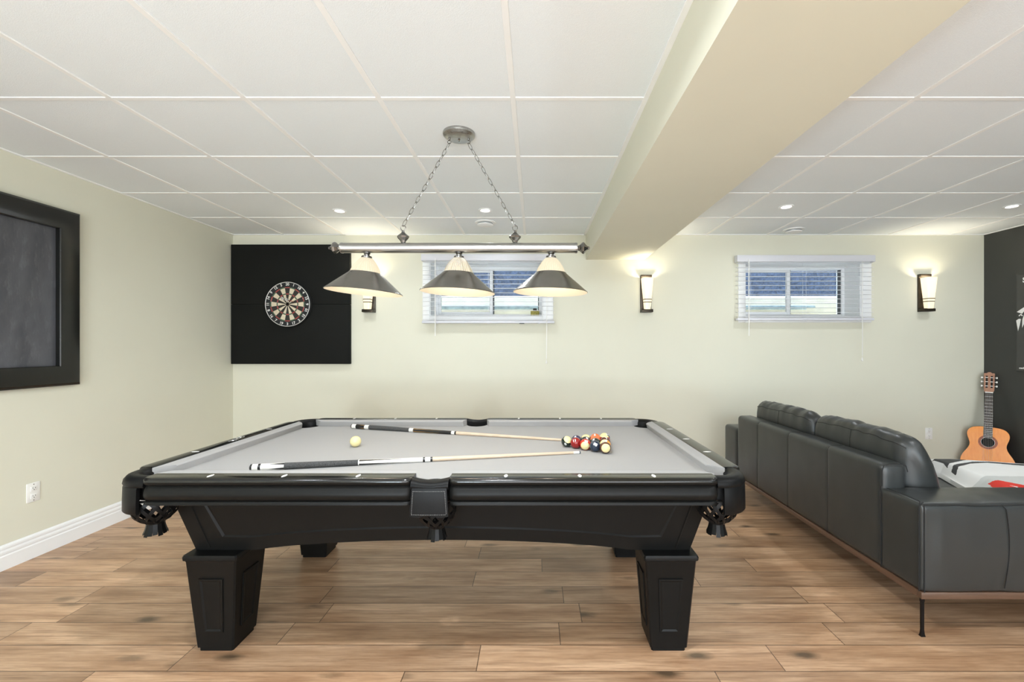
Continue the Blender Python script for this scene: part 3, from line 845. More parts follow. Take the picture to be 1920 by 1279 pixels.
# --- pockets
RING = [(-.034, .735), (-.034, .768), (-.026, .781), (-.010, .788), (.008, .788), (.022, .783), (.031, .772), (.034, .758), (.030, .751), (.010, .748)]
SKIRT = [(.016, .752), (.029, .752), (.0325, .745), (.034, .70), (.0345, .655), (.031, .650), (.022, .650), (.020, .70)]
def sweep(path, prof, sx, sy, mbx):
    n = len(path); rings = []
    for i, (x, y) in enumerate(path):
        x0, y0 = path[max(0, i-1)]; x1, y1 = path[min(n-1, i+1)]
        dx, dy = x1-x0, y1-y0; l = math.hypot(dx, dy); nx, ny = dy/l, -dx/l
        rings.append([(sx*(x+nx*u), sy*(y+ny*u), z) for u, z in prof])
    mbx.loft(rings, T=TT)
def net(pk, cx, cy, scale=1.):
    """leather lattice basket with a gathered neck and fringe"""
    prof = [(.070, .690), (.074, .668), (.073, .645), (.064, .622), (.046, .604), (.030, .594)]
    def at(a, tt):
        k = tt*(len(prof)-1); i = min(int(k), len(prof)-2); f = k-i
        r = prof[i][0]+(prof[i+1][0]-prof[i][0])*f; z = prof[i][1]+(prof[i+1][1]-prof[i][1])*f
        return Vector((cx+r*scale*math.cos(a), cy+r*scale*math.sin(a), z))
    mb = MB()
    for s in (1, -1):
        for k in range(11):
            a0 = 2*PI*k/11; rings = []
            for i in range(15):
                tt = i/14; a = a0+s*1.15*tt; p = at(a, tt); q = at(a+.02, tt)
                rad = Vector((math.cos(a), math.sin(a), 0)); tan = (at(a+s*.04, min(1, tt+.035))-p).normalized(); wv = tan.cross(rad).normalized()
                w = .0068-.002*tt; o = .0016 if s > 0 else .0
                rings.append([p+wv*w+rad*o, p-wv*w+rad*o, p-wv*w+rad*(o+.0022), p+wv*w+rad*(o+.0022)])
            mb.loft(rings, T=TT)
    mb.tube([at(2*PI*i/28, 0)+Vector((0, 0, 0)) for i in range(28)], .005, 6, closed=True, T=TT)
    o = part('net', mb, 'net', pk)
    mb = MB()
    mb.lathe([(.018, .596), (.030, .598), (.033, .592), (.030, .586), (.018, .586)], 20, T=TT @ TR(cx, cy, 0))
    for k in range(14):
        a = 2*PI*k/14; c, s = math.cos(a), math.sin(a); rings = []
        for r, z, w in ((.026, .590, .0062), (.028, .576, .0070), (.032, .560, .0074), (.037, .545+.004*math.sin(k*2.3), .0078)):
            r *= scale; rings.append([(cx+(r+d)*c-e*w*s, cy+(r+d)*s+e*w*c, z) for d, e in ((0, -1), (0, 1), (.002, 1), (.002, -1))])
        mb.loft(rings, T=TT)
    part('fringe', mb, 'net', pk)
for sx in (-1, 1):
    for sy in (-1, 1):
        rc = .092; c = (1.095, .56)
        path = [(1.187, .500), (1.187, .53)]+[(c[0]+rc*math.cos(i*PI/24), c[1]+rc*math.sin(i*PI/24)) for i in range(13)]+[(1.072, .652), (1.040, .652)]
        mb = MB(); sweep(path[1:-1], RING, sx, sy, mb)
        pk = part('corner_pocket', mb, 'pocket', t, angle=45)
        mb = MB(); sweep(path[2:-2], SKIRT, sx, sy, mb); part('pocket_flap', mb, 'pocket', pk, angle=45)
        mb = MB(); mb.lathe([(.066, .752), (.070, .745), (.072, .69), (.068, .69), (.064, .745)], 28, T=TT @ TR(sx*1.102, sy*.567, 0), closed=True); part('pocket_liner', mb, 'void', pk)
        net(pk, sx*1.108, sy*.588)
for sg in (-1, 1):
    rc = .056; path = [(.060, .575), (.060, .60)]+[(.060*math.cos(i*PI/20), .602+rc*math.sin(i*PI/20)) for i in range(1, 20)]+[(-.060, .60), (-.060, .575)]
    mb = MB()
    # saddle: dips in the middle between the two rails
    rings = []
    for i in range(17):
        x = -.0695+.139*i/16; dip = .010*(1-(x/.0695)**2); q = []
        for y, z in ((.640, .745), (.640, .776-dip), (.652, .786-dip), (.672, .788-dip*.9), (.690, .783-dip*.7), (.701, .772-dip*.4), (.703, .760), (.698, .752), (.68, .745)):
            q.append((x, sg*(y+.004*(1-(x/.0695)**2)), z))
        rings.append(q)
    mb.loft(rings, T=TT)
    pk = part('side_pocket', mb, 'pocket', t, angle=45)
    mb = MB(); rings = []
    for i in range(13):
        f = -1+2*i/12; q = []
        for z, w, o in ((.758, .064, .703), (.745, .065, .7065), (.70, .068, .707), (.664, .071, .708), (.654+.003*math.cos(f*5), .072, .7075), (.656, .070, .698), (.70, .066, .697), (.752, .063, .694)):
            q.append((f*w, sg*(o+.003*(1-f*f)), z))
        rings.append(q)
    mb.loft(rings, T=TT); fl = part('pocket_flap', mb, 'pocket', pk, angle=45)
    mb = MB()
    def fpt(f, z): 
        w = .064+.008*(.758-z)/.104; return (f*w, sg*(.7085+.003*(1-f*f)), z)
    runs = [[(.9*(-1+2*i/40), .748) for i in range(41)], [(.9*(-1+2*i/40), .662) for i in range(41)], [(-.9, .748-.086*i/28) for i in range(29)], [(.9, .748-.086*i/28) for i in range(29)]]
    for rn in runs:
        for a, b in list(zip(rn, rn[1:]))[::2]: mb.tube([fpt(*a), fpt(*b)], .0006, 4, T=TT)
    part('stitching', mb, 'stitch', fl)
    mb = MB(); mb.lathe([(.058, .752), (.061, .745), (.062, .69), (.058, .69), (.054, .745)], 28, T=TT @ TR(0, sg*.625, 0), closed=True); part('pocket_liner', mb, 'void', pk)
    net(pk, .012, sg*.628, .98)

# ================================================================== BALLS
BR = .0285
def ball(pos, cmat, pole=None, striped=False, num=None, ndir=None, label='', nmat='white_ink', cat_group='racked pool balls', spot=False, tilt=0.):
    pole = Vector(pole or (0, 0, 1)).normalized()
    x = pole.cross(Vector((.3, .2, .9))).normalized(); y = pole.cross(x)
    T = frame(pos, x, y, pole)
    mb = MB(); n = 26; prof = []; ms = []
    for i in range(n+1):
        th = PI*i/n; prof.append((max(0, BR*math.sin(th)), BR*math.cos(th)))
    for i in range(n):
        zc = abs(math.cos(PI*(i+.5)/n)); ms.append(1 if (striped and zc > .70) else 0)
    mb.lathe(prof, 36, T=T, mis=ms)
    m1 = mat('ball_'+cmat[0], cmat[1], .10, coat=.4, var=.02, vscale=30) if cmat[0] not in M else M[cmat[0]]
    M[cmat[0]] = m1
    t = thing('pool_ball' if cmat[0] != 'cue_ivory' else 'cue_ball', (pos[0], pos[1], pos[2]-BR), label, 'ball', cat_group)
    part('ball_shell', mb, [cmat[0], 'ivory'], t, angle=60)
    if num:
        vs, fs = text_geo(num, .020, .0009)
        d = Vector(ndir).normalized(); u = Vector((0, 0, 1)); r = u.cross(d).normalized()*1; up = d.cross(r)
        R = Matrix.Rotation(tilt, 3, d); r = R @ r; up = R @ up
        # subdivide the lettering a little so it hugs the ball
        bm = bmesh.new(); bv = [bm.verts.new(v) for v in vs]
        for f in fs: 
            try: bm.faces.new([bv[i] for i in f])
            except ValueError: pass
        bmesh.ops.triangulate(bm, faces=bm.faces[:]); bmesh.ops.subdivide_edges(bm, edges=bm.edges[:], cuts=1, use_grid_fill=True)
        mb = MB(); bm.verts.index_update(); out = []
        for v in bm.verts:
            p = d*BR+r*v.co.x+up*v.co.y; p = p.normalized()*(BR+.00035); out.append(Vector(pos)+p)
        mb.add(out, [[v.index for v in f.verts] for f in bm.faces]); bm.free()
        part('number', mb, nmat, t, recalc=False)
    return t
zb = ZB+BR
M['cue_ivory'] = M['ivory']
u_ = Vector((.785, -.62, 0)).normalized()*.0576; v_ = (Matrix.Rotation(math.radians(60), 3, 'Z') @ u_)
B0 = Vector((.167, 2.290, zb))
GREEN = ('green_black', (.012, .022, .016)); RED = ('dark_red', (.27, .012, .012)); SRED = ('scarlet', (.48, .03, .012)); NAVY = ('navy', (.018, .03, .055))
BROWN = ('maroon_brown', (.085, .022, .010)); ORANGE = ('orange', (.75, .16, .045)); YEL = ('yellow_orange', (.78, .32, .03)); PURPLE = ('purple_navy', (.035, .03, .085))
BLACK = ('black_ball', (.010, .010, .011)); WHITE = ('teal_black', (.02, .04, .04))
RACK = {
 (0, 0): (GREEN, (.28, -.75, .70), True, '0', (-.30, -1, -.35), 'black striped ball with cream cap, left end of the racked balls', .5),
 (1, 0): (RED, None, False, '11', (-.35, -.8, .62), 'plain dark red ball second from the left in the front row', .35),
 (2, 0): (SRED, (-.22, -1, -.12), True, '20', (.05, -.75, .75), 'scarlet striped ball in the middle of the front row', -.2),
 (3, 0): (NAVY, None, False, '08', (-.1, -1, .55), 'plain navy ball fourth in the front row of the rack', -.5),
 (4, 0): (BROWN, (-.05, -1, .12), True, None, None, 'brown striped ball facing forward, right end of the front row', 0),
 (0, 1): (PURPLE, None, False, '4', (-.3, -.6, .9), 'dark purple ball behind the dark red one', .2),
 (1, 1): (BLACK, None, False, '8', (.2, -.6, .9), 'black ball behind the scarlet striped one', 0),
 (2, 1): (GREEN, (.2, .4, 1), False, '6', (-.4, -.5, .9), 'dark green ball behind the navy ball', 0),
 (3, 1): (YEL, (-.5, -.2, .95), True, '9', (.1, -.6, .85), 'yellow orange striped ball behind the brown striped one', -.3),
 (0, 2): (BLACK, (-.15, -.45, .9), True, None, None, 'dark striped ball with cream top in the third row', 0),
 (1, 2): (ORANGE, None, False, None, None, 'plain orange ball in the third row of the rack', 0),
 (2, 2): (BROWN, None, False, '7', (.2, -.4, .9), 'plain brown ball in the third row, right end', 0),
 (0, 3): (ORANGE, None, False, '5', (-.2, -.5, .95), 'orange ball in the fourth row, its left one', .3),
 (1, 3): (RED, (0, 0, 1), True, None, None, 'dark red striped ball in the fourth row, its right one', 0),
 (0, 4): (WHITE, (-.4, -.4, .8), True, '14', (.5, -.5, .75), 'dark teal striped ball with pale top at the far tip of the rack', -.3)}
for (i, k), (c, pole, st, num, nd, lb, tl) in RACK.items():
    ball(B0+u_*i+v_*k, c, pole, st, num, nd, lb, tilt=tl)
cb = ball((-.945, 2.290, zb), ('cue_ivory', None), label='plain cream cue ball alone on the left of the felt', cat_group=None)

# ================================================================== CUES
def cue(p0, p1, segs, label, r0=.0148, r1=.0064):
    """segs: (px start, px end, material, part name)"""
    A = Vector((p0[0], p0[1], ZB+r0)); B = Vector((p1[0], p1[1], ZB+r1)); L = (B-A).length
    z = (B-A).normalized(); x = z.cross(Vector((0, 0, 1))).normalized(); y = z.cross(x); T = frame(A, x, y, z)
    def par(px):
        u = (px-VX)/FPX; return max(0, min(1, (u*A.y-A.x)/((B.x-A.x)-u*(B.y-A.y))))
    def rad(f): return r0+(r1-r0)*f**1.05
    t = thing('pool_cue', A, label, 'cue', 'cues on the pool table')
    for (a, b, m, nm) in segs:
        f0 = par(a) if a is not None else 0; f1 = par(b) if b is not None else 1
        e = .0004 if nm in ('grip_wrap',) else 0
        prof = [(0, f0*L)]+[(rad(f0+(f1-f0)*i/6)+e, (f0+(f1-f0)*i/6)*L) for i in range(7)]+[(0, f1*L)]
        if nm == 'bumper': prof = [(0, 0), (rad(0)*.7, .0), (rad(0)*.96, .003), (rad(f1), f1*L), (0, f1*L)]
        mb = MB(); mb.lathe(prof, 20, T=T); p = part(nm, mb, m, t)
        if nm in ('forearm', 'butt_sleeve'):
            mb = MB()
            pm = 'cue_black' if m == 'cue_white' else 'cue_brown'
            for k in range(4):
                a = k*PI/2+.5; rings = []
                fa, fb = (f0, f0+(f1-f0)*.8) if nm == 'forearm' else (f1, f0+(f1-f0)*.35)
                for i in range(9):
                    ff = fa+(fb-fa)*i/8; w = .36*(1-i/8)+.01; r = rad(ff)
                    rings.append([(r*s*math.cos(a+q*w), r*s*math.sin(a+q*w), ff*L) for s, q in ((.97, -1), (1.012, -1), (1.03, 0), (1.012, 1), (.97, 1))])
                mb.loft(rings, T=T)
            part('inlay_points', mb, pm, p)
    return t
cue((-1.207, 1.842), (.2235, 2.143), [(None, 474, 'cue_black', 'bumper'), (474, 485, 'cue_white', 'ring'), (485, 490, 'cue_black', 'ring'), (490, 534, 'cue_white', 'butt_sleeve'), (534, 672, 'cue_wrap', 'grip_wrap'),
    (672, 674, 'cue_white', 'ring'), (674, 793, 'cue_white', 'forearm'), (793, 797, 'cue_black', 'joint_ring'), (797, 807, 'cue_white', 'joint_collar'), (807, 811, 'cue_black', 'joint_ring'),
    (811, 1075, 'cue_shaft', 'shaft'), (1075, 1086, 'cue_white', 'ferrule'), (1086, None, 'cue_tip', 'tip')], 'white and grey pool cue lying nearest the front rail')
cue((-1.183, 2.806), (.232, 2.402), [(None, 661.5, 'cue_black', 'bumper'), (661.5, 669, 'cue_white', 'ring'), (669, 685, 'cue_black', 'butt_sleeve'), (685, 693, 'wire', 'ring'), (693, 768, 'cue_wrap', 'grip_wrap'),
    (768, 776, 'wire', 'ring'), (776, 847, 'cue_black', 'forearm'), (847, 853, 'cue_white', 'joint_collar'), (853, 856, 'cue_black', 'joint_ring'),
    (856, 1060, 'cue_shaft', 'shaft'), (1060, 1069, 'cue_white', 'ferrule'), (1069, None, 'cue_tip', 'tip')], 'dark-butted pool cue pointing at the racked balls', r0=.0145)

# ================================================================== PENDANT OVER THE TABLE
PX, PY, PZ = -.402, 2.305, 1.803
t = thing('billiard_light', (PX, PY, ZC), 'three-shade metal billiard light hanging on chains over the pool table', 'ceiling lamp')
mb = MB(); mb.lathe([(0, 0), (.084, 0), (.085, -.006), (.083, -.014), (.072, -.023), (.062, -.027), (0, -.028)], 48, T=TR(PX, PY, ZC)); cn = part('canopy', mb, 'nickel', t)
mb = MB()
for dx in (-.052, .050):
    mb.lathe([(0, 0), (.006, -.001), (.006, -.012), (0, -.014)], 10, T=TR(PX+dx, PY, ZC-.026))
    mb.tube([(PX+dx+.009*math.cos(2*PI*k/14), PY, ZC-.046+.009*math.sin(2*PI*k/14)) for k in range(14)], .0018, 6, closed=True)
part('loop', mb, 'pewter', cn)
mb = MB(); mb.lathe([(0, 0), (.005, -.001), (.006, -.008), (.003, -.012), (.003, -.018), (0, -.019)], 12, T=TR(PX, PY, ZC-.027)); part('finial', mb, 'pewter', cn)
mb = MB(); mb.lathe([(.020, -.627), (.0275, -.626), (.0285, -.618), (.0265, -.612), (.0265, .612), (.0285, .618), (.0275, .626), (.020, .627)], 28, T=TR(PX, PY, PZ) @ RY(PI/2), mi=0)
part('bar', mb, 'nickel', t)
def knob(T, s=1.):
    mb = MB(); pr = [(0, -.004), (.010, 0), (.013, .004), (.016, .012), (.029, .026), (.0325, .034), (.026, .040), (.012, .052), (.008, .058), (.0075, .064), (0, .068)]
    mb.lathe([(r*s, z*s) for r, z in pr], 8, T=T); return mb
part('end_finial', knob(TR(PX-.626, PY, PZ) @ RY(-PI/2)), 'pewter', t, angle=12)
part('end_finial', knob(TR(PX+.626, PY, PZ) @ RY(PI/2)), 'pewter', t, angle=12)
for sx in (-1, 1):
    hx = PX+sx*.2965; zt = PZ+.026
    mb = knob(TR(hx, PY, zt), 1.); hg = part('chain_hanger', mb, 'pewter', t, angle=12)
    mb = MB(); mb.tube([(hx+.0135*math.cos(2*PI*k/20), PY, zt+.080+.0135*math.sin(2*PI*k/20)) for k in range(20)], .0022, 8, closed=True); part('ring', mb, 'pewter', hg)
    a = Vector((PX+(.050 if sx > 0 else -.052), PY, ZC-.054)); b = Vector((hx, PY, zt+.092)); d = b-a; n = 14; L = d.length/n
    mb = MB(); z = d.normalized()
    for k in range(n):
        c = a+d*((k+.5)/n); x = Vector((0, 1, 0)) if k % 2 else z.cross(Vector((0, 1, 0))).normalized()
        if k % 2: x = (Vector((0, 1, 0))*.75+z.cross(Vector((0, 1, 0)))*.66).normalized()
        else: x = (Vector((0, 1, 0))*.66-z.cross(Vector((0, 1, 0)))*.75).normalized()
        pts = []
        for q in range(18):
            aa = 2*PI*q/18; pts.append(c+z*((L*.5+.004)*math.sin(aa))+x*(.0082*math.cos(aa)))
        mb.tube(pts, .00135, 6, closed=True)
    part('chain', mb, 'pewter', t)
PEND = []
for i, (dx, tl) in enumerate(((-.488, 4.2), (.0, 2.0), (.488, 1.2))):
    T = TR(PX+dx, PY, PZ-.024) @ RY(math.radians(tl))
    mb = MB(); mb.lathe([(0, .004), (.016, .002), (.018, -.006), (.014, -.010), (.014, -.016), (.026, -.020), (.0285, -.032), (.027, -.036), (0, -.036)], 24, T=T); sh = part('fitter', mb, 'pewter', t)
    mb = MB(); rings = []
    gp = [(.0275, -.030), (.035, -.037), (.048, -.052), (.060, -.070), (.070, -.090), (.0785, -.112)]
    def gr(r, z, o): return [((r+o+.0011*math.cos(40*2*PI*k/160))*math.cos(2*PI*k/160), (r+o+.0011*math.cos(40*2*PI*k/160))*math.sin(2*PI*k/160), z) for k in range(160)]
    mb.loft([gr(r, z, 0) for r, z in gp], T=T, cap=False); mb.loft([gr(r, z, -.003) for r, z in gp], T=T, cap=False); mb.loft([gr(*gp[-1], 0), gr(*gp[-1], -.003)], T=T, cap=False); mb.loft([gr(*gp[0], 0), gr(*gp[0], -.003)], T=T, cap=False)
    part('glass_dome', mb, 'glass_top', t, recalc=True)
    mb = MB()
    pr = [(.0795, -.108), (.0815, -.108), (.083, -.112), (.140, -.1605), (.192, -.2055), (.1955, -.2075), (.1975, -.211), (.1955, -.2125), (.192, -.2095), (.140, -.164), (.0795, -.113)]
    mb.lathe(pr, 64, T=T, closed=True, mis=[0, 0, 0, 0, 0, 0, 0, 1, 1, 1, 1]); part('metal_shade', mb, ['shade_out', 'shade_in'], t)
    mb = MB(); mb.lathe([(0, -.034), (.013, -.036), (.013, -.055), (.018, -.066), (.027, -.085), (.030, -.100), (.024, -.120), (.010, -.128), (0, -.129)], 20, T=T); part('bulb', mb, 'bulb', t)
    PEND.append(T @ Vector((0, 0, -.165)))
# ================================================================== SOFA
SX, SY0, SY1 = 1.69, 1.90, 3.88
t = thing('leather_sofa', (SX, SY0, 0), 'long charcoal leather sofa seen from behind, right of the pool table', 'sofa')
def wr(p, s, a): return a*(noise.noise(p*s)+.5*noise.noise(p*s*2.3+Vector((3, 1, 7))))
YA = 2.115                                              # inner face of the near arm
SEAMS = [2.513, 2.906, 3.30]
def back_def(p, n):
    q = p.copy()
    if n.x < -.3 or n.z > .3:
        edges = [YA]+SEAMS+[3.635]; d = min(abs(p.y-s) for s in SEAMS)
        q -= n*(.003*math.exp(-(d/.006)**2))
        for a, b in zip(edges, edges[1:]):
            if a <= p.y <= b: f = (p.y-a)/(b-a); q += n*.002*math.sin(PI*f)**.6
    return q+n*wr(p, 5, .002)
mb = MB(); mb.rgrid(SX, SX+.125, YA, 3.635, .200, .708, .030, (3, 150, 14), back_def)
bk = part('backrest', mb, 'leather', t, angle=60)
mb = MB()
for s in SEAMS:
    pts = [(SX-.0002, s, z) for z in [.205+.47*i/12 for i in range(13)]]+[(SX+.009+.0, s, .700), (SX+.03, s, .7066), (SX+.085, s, .7068)]
    mb.tube(pts, .0011, 5)
mb.tube([(SX+.001, YA+.002, .60), (SX+.001, YA+.002, .675), (SX+.010, YA+.001, .700), (SX+.03, YA-.001, .7085), (SX+.09, YA-.001, .7085), (SX+.115, YA, .70), (SX+.125, YA+.001, .67)], .0022, 6)
part('backrest_seam', mb, 'leather_dark', bk)
# arms
def arm_def(y0, y1):
    def f(p, n):
        q = p.copy(); fy = (p.y-y0)/(y1-y0)
        if n.z > .3: q.z += .004*math.sin(PI*min(1, max(0, fy)))+.004*noise.noise(Vector((p.x*9, p.y*5, 1)))*math.sin(PI*min(1, max(0, (p.x-SX)*1.2)))
        if n.y < -.3 and p.x > SX+.05:
            d = p.x-(SX+.355+.02*math.sin((p.z-.2)*7)); q.y += .004*math.exp(-(d/.010)**2); q.y -= .008*math.sin(PI*(p.z-.2)/.4)
        return q+n*wr(p, 4, .0035)
    return f
mb = MB(); mb.rgrid(SX, 3.42, SY0, YA+.03, .200, .590, .022, (70, 8, 18), arm_def(SY0, YA))
am = part('armrest', mb, 'leather', t, angle=60)
mb = MB()
mb.tube([(SX-.001, SY0+.012, z) for z in (.205, .40, .572)]+[(SX+.004, SY0+.012, .586), (SX+.018, SY0+.012, .598)], .0022, 6)
mb.tube([(SX+.012, SY0-.001, z) for z in (.205, .40, .57)]+[(SX+.014, SY0+.004, .584)], .0024, 6)
mb.tube([(SX+.010, SY0+.003, .586)]+[(SX+.02+.07*i, SY0+.002-.002*(i % 2), .586+.002*math.sin(i*1.3)) for i in range(24)], .0022, 6)
mb.tube([(SX+.004, SY0+.014, .588)]+[(SX+.010, SY0+.02+.02*i, .596+.003*math.sin(PI*i/9)) for i in range(10)], .0016, 5)
mb.tube([(SX-.0015, YA+.006, z) for z in (.205, .4, .55, .60)], .002, 5)
mb.tube([(SX+.355+.02*math.sin((z-.2)*7), SY0-.0035-.006*math.sin(PI*(z-.2)/.4), z) for z in [.225+.345*i/14 for i in range(15)]]+[(SX+.352, SY0+.003, .588)], .0018, 5)
part('armrest_seam', mb, 'leather_dark', am)
mb = MB(); mb.rgrid(SX, 2.62, 3.637, SY1, .200, .592, .028, (30, 8, 14), arm_def(3.637, SY1)); part('armrest', mb, 'leather', t, angle=60)
# seats: deep chaise seat beside the near arm, normal seat beyond it
def puff(x0, x1, y0, y1, z1, h):
    def f(p, n):
        q = p.copy()
        if n.z > .3: q.z += h*math.sin(PI*min(1, max(0, (p.x-x0)/(x1-x0))))**.5*math.sin(PI*min(1, max(0, (p.y-y0)/(y1-y0))))**.5
        return q+n*wr(p, 6, .003)
    return f
mb = MB(); mb.rgrid(SX+.13, 3.42, YA+.03, 2.955, .205, .435, .035, (40, 26, 8), puff(SX, 3.42, YA, 2.955, .435, .010)); part('seat_cushion', mb, 'leather', t, angle=60)
mb = MB(); mb.rgrid(SX+.13, 2.60, 2.965, 3.63, .205, .435, .035, (26, 20, 8), puff(SX, 2.6, 2.965, 3.63, .435, .02)); part('seat_cushion', mb, 'leather', t, angle=60)
# back cushions: loft along the sofa, slumped against the back
CPROF = [(1.822, .455), (1.818, .56), (1.817, .66), (1.819, .745), (1.826, .790), (1.838, .812), (1.858, .826), (1.885, .832), (1.912, .824), (1.938, .806), (1.962, .768), (1.996, .70), (2.026, .63), (2.052, .55), (2.066, .49), (2.060, .462), (2.00, .450), (1.92, .448)]
def back_cushion(y0, y1, seed):
    mb = MB(); rings = []; n = 46
    cx_ = sum(p[0] for p in CPROF)/len(CPROF); cz_ = sum(p[1] for p in CPROF)/len(CPROF)
    for i in range(n+1):
        f = i/n; e = min(f, 1-f)*(y1-y0)
        s = 1-.30*max(0, 1-e/.05)**2.2 if e < .05 else 1
        sag = .012*math.sin(PI*f)
        r = []
        for k, (x, z) in enumerate(CPROF):
            p = Vector((x, y0+(y1-y0)*f, z)); topf = max(0, min(1, (z-.70)/.1))
            px_ = cx_+(x-cx_)*(1-(1-s)*.75); pz_ = cz_+(z-cz_)*(1-(1-s)*.35)
            w = wr(Vector((p.x*4+seed, p.y*9, p.z*4)), 1.3, .006+.006*topf)+.004*noise.noise(Vector((seed, p.y*17, k*.6)))*topf
            dx = (1 if x > cx_ else -.25)
            r.append((px_+dx*w+(.012*math.sin(PI*f) if x > 1.87 else 0), p.y+.01*noise.noise(Vector((x*7, z*7, seed)))*(1 if e < .03 else 0), pz_+w*topf+sag*topf))
        rings.append(r)
    # rounded end caps
    for end in (0, -1):
        rg = rings[end]; sgn = -1 if end == 0 else 1; c = (sum(q[0] for q in rg)/len(rg), sum(q[2] for q in rg)/len(rg))
        extra = []
        for sc_, dy in ((.86, .012), (.6, .022), (.25, .027)):
            extra.append([(c[0]+(q[0]-c[0])*sc_, q[1]+sgn*dy, c[1]+(q[2]-c[1])*sc_) for q in rg])
        rings = (extra[::-1]+rings) if end == 0 else (rings+extra)
    mb.loft(rings)
    c = part('back_cushion', mb, 'leather', t, angle=75)
    mb = MB(); rr = rings[3:-3]
    mb.tube([Vector(r[4])+Vector((-.0015, 0, .0015)) for r in rr], .0017, 6)
    m_ = rr[len(rr)//2]; mb.tube([Vector(q)+Vector((-.0005, 0, 0)) for q in m_[1:5]], .0014, 5)
    part('cushion_piping', mb, 'leather_dark', c)
back_cushion(2.165, 2.855, 1.7); back_cushion(2.905, 3.60, 5.2)
# wooden plinth and thin metal legs
mb = MB()
for q in ((SX+.004, 3.41, SY0+.004, SY0+.03), (SX+.004, SX+.03, SY0+.03, SY1-.004), (SX+.03, 2.60, SY1-.03, SY1-.004), (3.385, 3.41, SY0+.03, 2.95), (2.60, 3.385, 2.925, 2.95), (2.575, 2.60, 2.95, SY1-.03)):
    mb.bbox(q[0], q[1], q[2], q[3], .172, .202, .002, 2)
mb.box(SX+.03, 3.385, SY0+.03, 2.925, .188, .202); mb.box(SX+.03, 2.575, 2.925, SY1-.03, .188, .202)
part('base_rail', mb, 'walnut', t)
for (x, y) in ((SX+.022, SY0+.022), (SX+.022, SY1-.022), (3.39, SY0+.022), (3.39, 2.93), (2.58, SY1-.022)):
    mb = MB(); rings = []
    for z, a, b in ((.174, .0085, .004), (.155, .0085, .004), (.150, .0065, .004), (.03, .0060, .004), (.012, .0075, .005), (0, .010, .007)):
        rings.append([(x-a, y-b, z), (x+a, y-b, z), (x+a, y+b, z), (x-a, y+b, z)])
    mb.loft(rings); part('leg', mb, 'black_metal', t)

# ================================================================== PRINTED COVER ON THE CHAISE SEAT
ZP = .545
def unproj(px, py): D = (CAMZ-ZP)*FPX/(py-VY); return ((px-VX)*D/FPX, D)
def plan(poly): return [unproj(*p) for p in poly]
def inside(x, y, P):
    c = False; n = len(P)
    for i in range(n):
        (x0, y0), (x1, y1) = P[i], P[(i+1) % n]
        if (y0 > y) != (y1 > y) and x < (x1-x0)*(y-y0)/(y1-y0)+x0: c = not c
    return c
DARK = [plan([(1740, 860), (1795, 861), (1812, 864), (1795, 867), (1760, 874), (1745, 880)]),
        plan([(1763, 884), (1777, 876), (1795, 871), (1824, 867.5), (1854, 868), (1922, 872.5), (1922, 875.5), (1850, 870), (1820, 870.7), (1799, 875.5), (1783, 882.5), (1771, 889.5)]),
        plan([(1806, 907.7), (1846, 920), (1850, 923), (1824, 923), (1821.6, 920.5)])]
RED_ = [plan([(1852, 901), (1872, 902.5), (1930, 914), (1930, 921), (1895, 919), (1880, 918)])]
SLIV = [plan([(1888, 911), (1908, 915), (1908, 916.2)])]
GREY = [plan([(1778, 895.5), (1850, 893.5), (1930, 895), (1930, 926), (1800, 926)])]
LEFT = [(2.05, 2.26), (2.421, 2.433), (2.757, 2.571), (2.90, 2.58)]
mb = MB(); nx, ny = 230, 170; Y0c, XR_ = 2.160, 3.40
def Y1f(x): return 2.885-.36*max(0, x-2.70)
def ctop(x, y):
    e = min(max(0, (x-interp(LEFT, y))/interp([(2.42, .12), (2.76, .03)], y)), 1); g = min(max(0, (XR_-x)/.15), 1); h = min(max(0, (y-Y0c)/.10), 1); k = min(max(0, (Y1f(x)-y)/.06), 1)
    sm = lambda a: a*a*(3-2*a)
    return .4485+(.027+.075*sm(e)**.8)*sm(g)*sm(h)**.7*sm(k)**.5+.005*noise.noise(Vector((x*4, y*4, 2)))*sm(e)
vs = []
for j in range(ny+1):
    for i in range(nx+1):
        y = Y0c+(2.885-Y0c)*j/ny; xl = interp(LEFT, y); x = xl+(XR_-xl)*i/nx
        y = Y0c+(Y1f(x)-Y0c)*j/ny; xl = interp(LEFT, y); x = xl+(XR_-xl)*i/nx
        vs.append((x, y, ctop(x, y)))
o = len(vs); vs += [(x, y, .4475) for x, y, z in vs]
fs = []; ms = []
for j in range(ny):
    for i in range(nx):
        a = j*(nx+1)+i; fs.append((a, a+1, a+nx+2, a+nx+1))
        cx_ = (vs[a][0]+vs[a+nx+2][0])/2; cy_ = (vs[a][1]+vs[a+nx+2][1])/2
        k = 0
        if any(inside(cx_, cy_, P) for P in GREY): k = 1
        if any(inside(cx_, cy_, P) for P in DARK): k = 2
        if any(inside(cx_, cy_, P) for P in RED_): k = 3
        if any(inside(cx_, cy_, P) for P in SLIV): k = 0
        if cx_-interp(LEFT, cy_) < .022: k = 0
        ms.append(k)
rim = [i for i in range(nx+1)]+[j*(nx+1)+nx for j in range(1, ny+1)]+[ny*(nx+1)+i for i in range(nx-1, -1, -1)]+[j*(nx+1) for j in range(ny-1, 0, -1)]
for a, b in zip(rim, rim[1:]+rim[:1]): fs.append((a, b, b+o, a+o)); ms.append(0)
mb.add(vs, fs); mb.mi = ms
solo('throw_blanket', mb, ['cloth_white', 'cloth_grey', 'cloth_dark', 'cloth_red'], (2.85, 2.55, .45), 'white padded throw with charcoal curves and a red flash spread on the sofa seat', 'throw', angle=60)

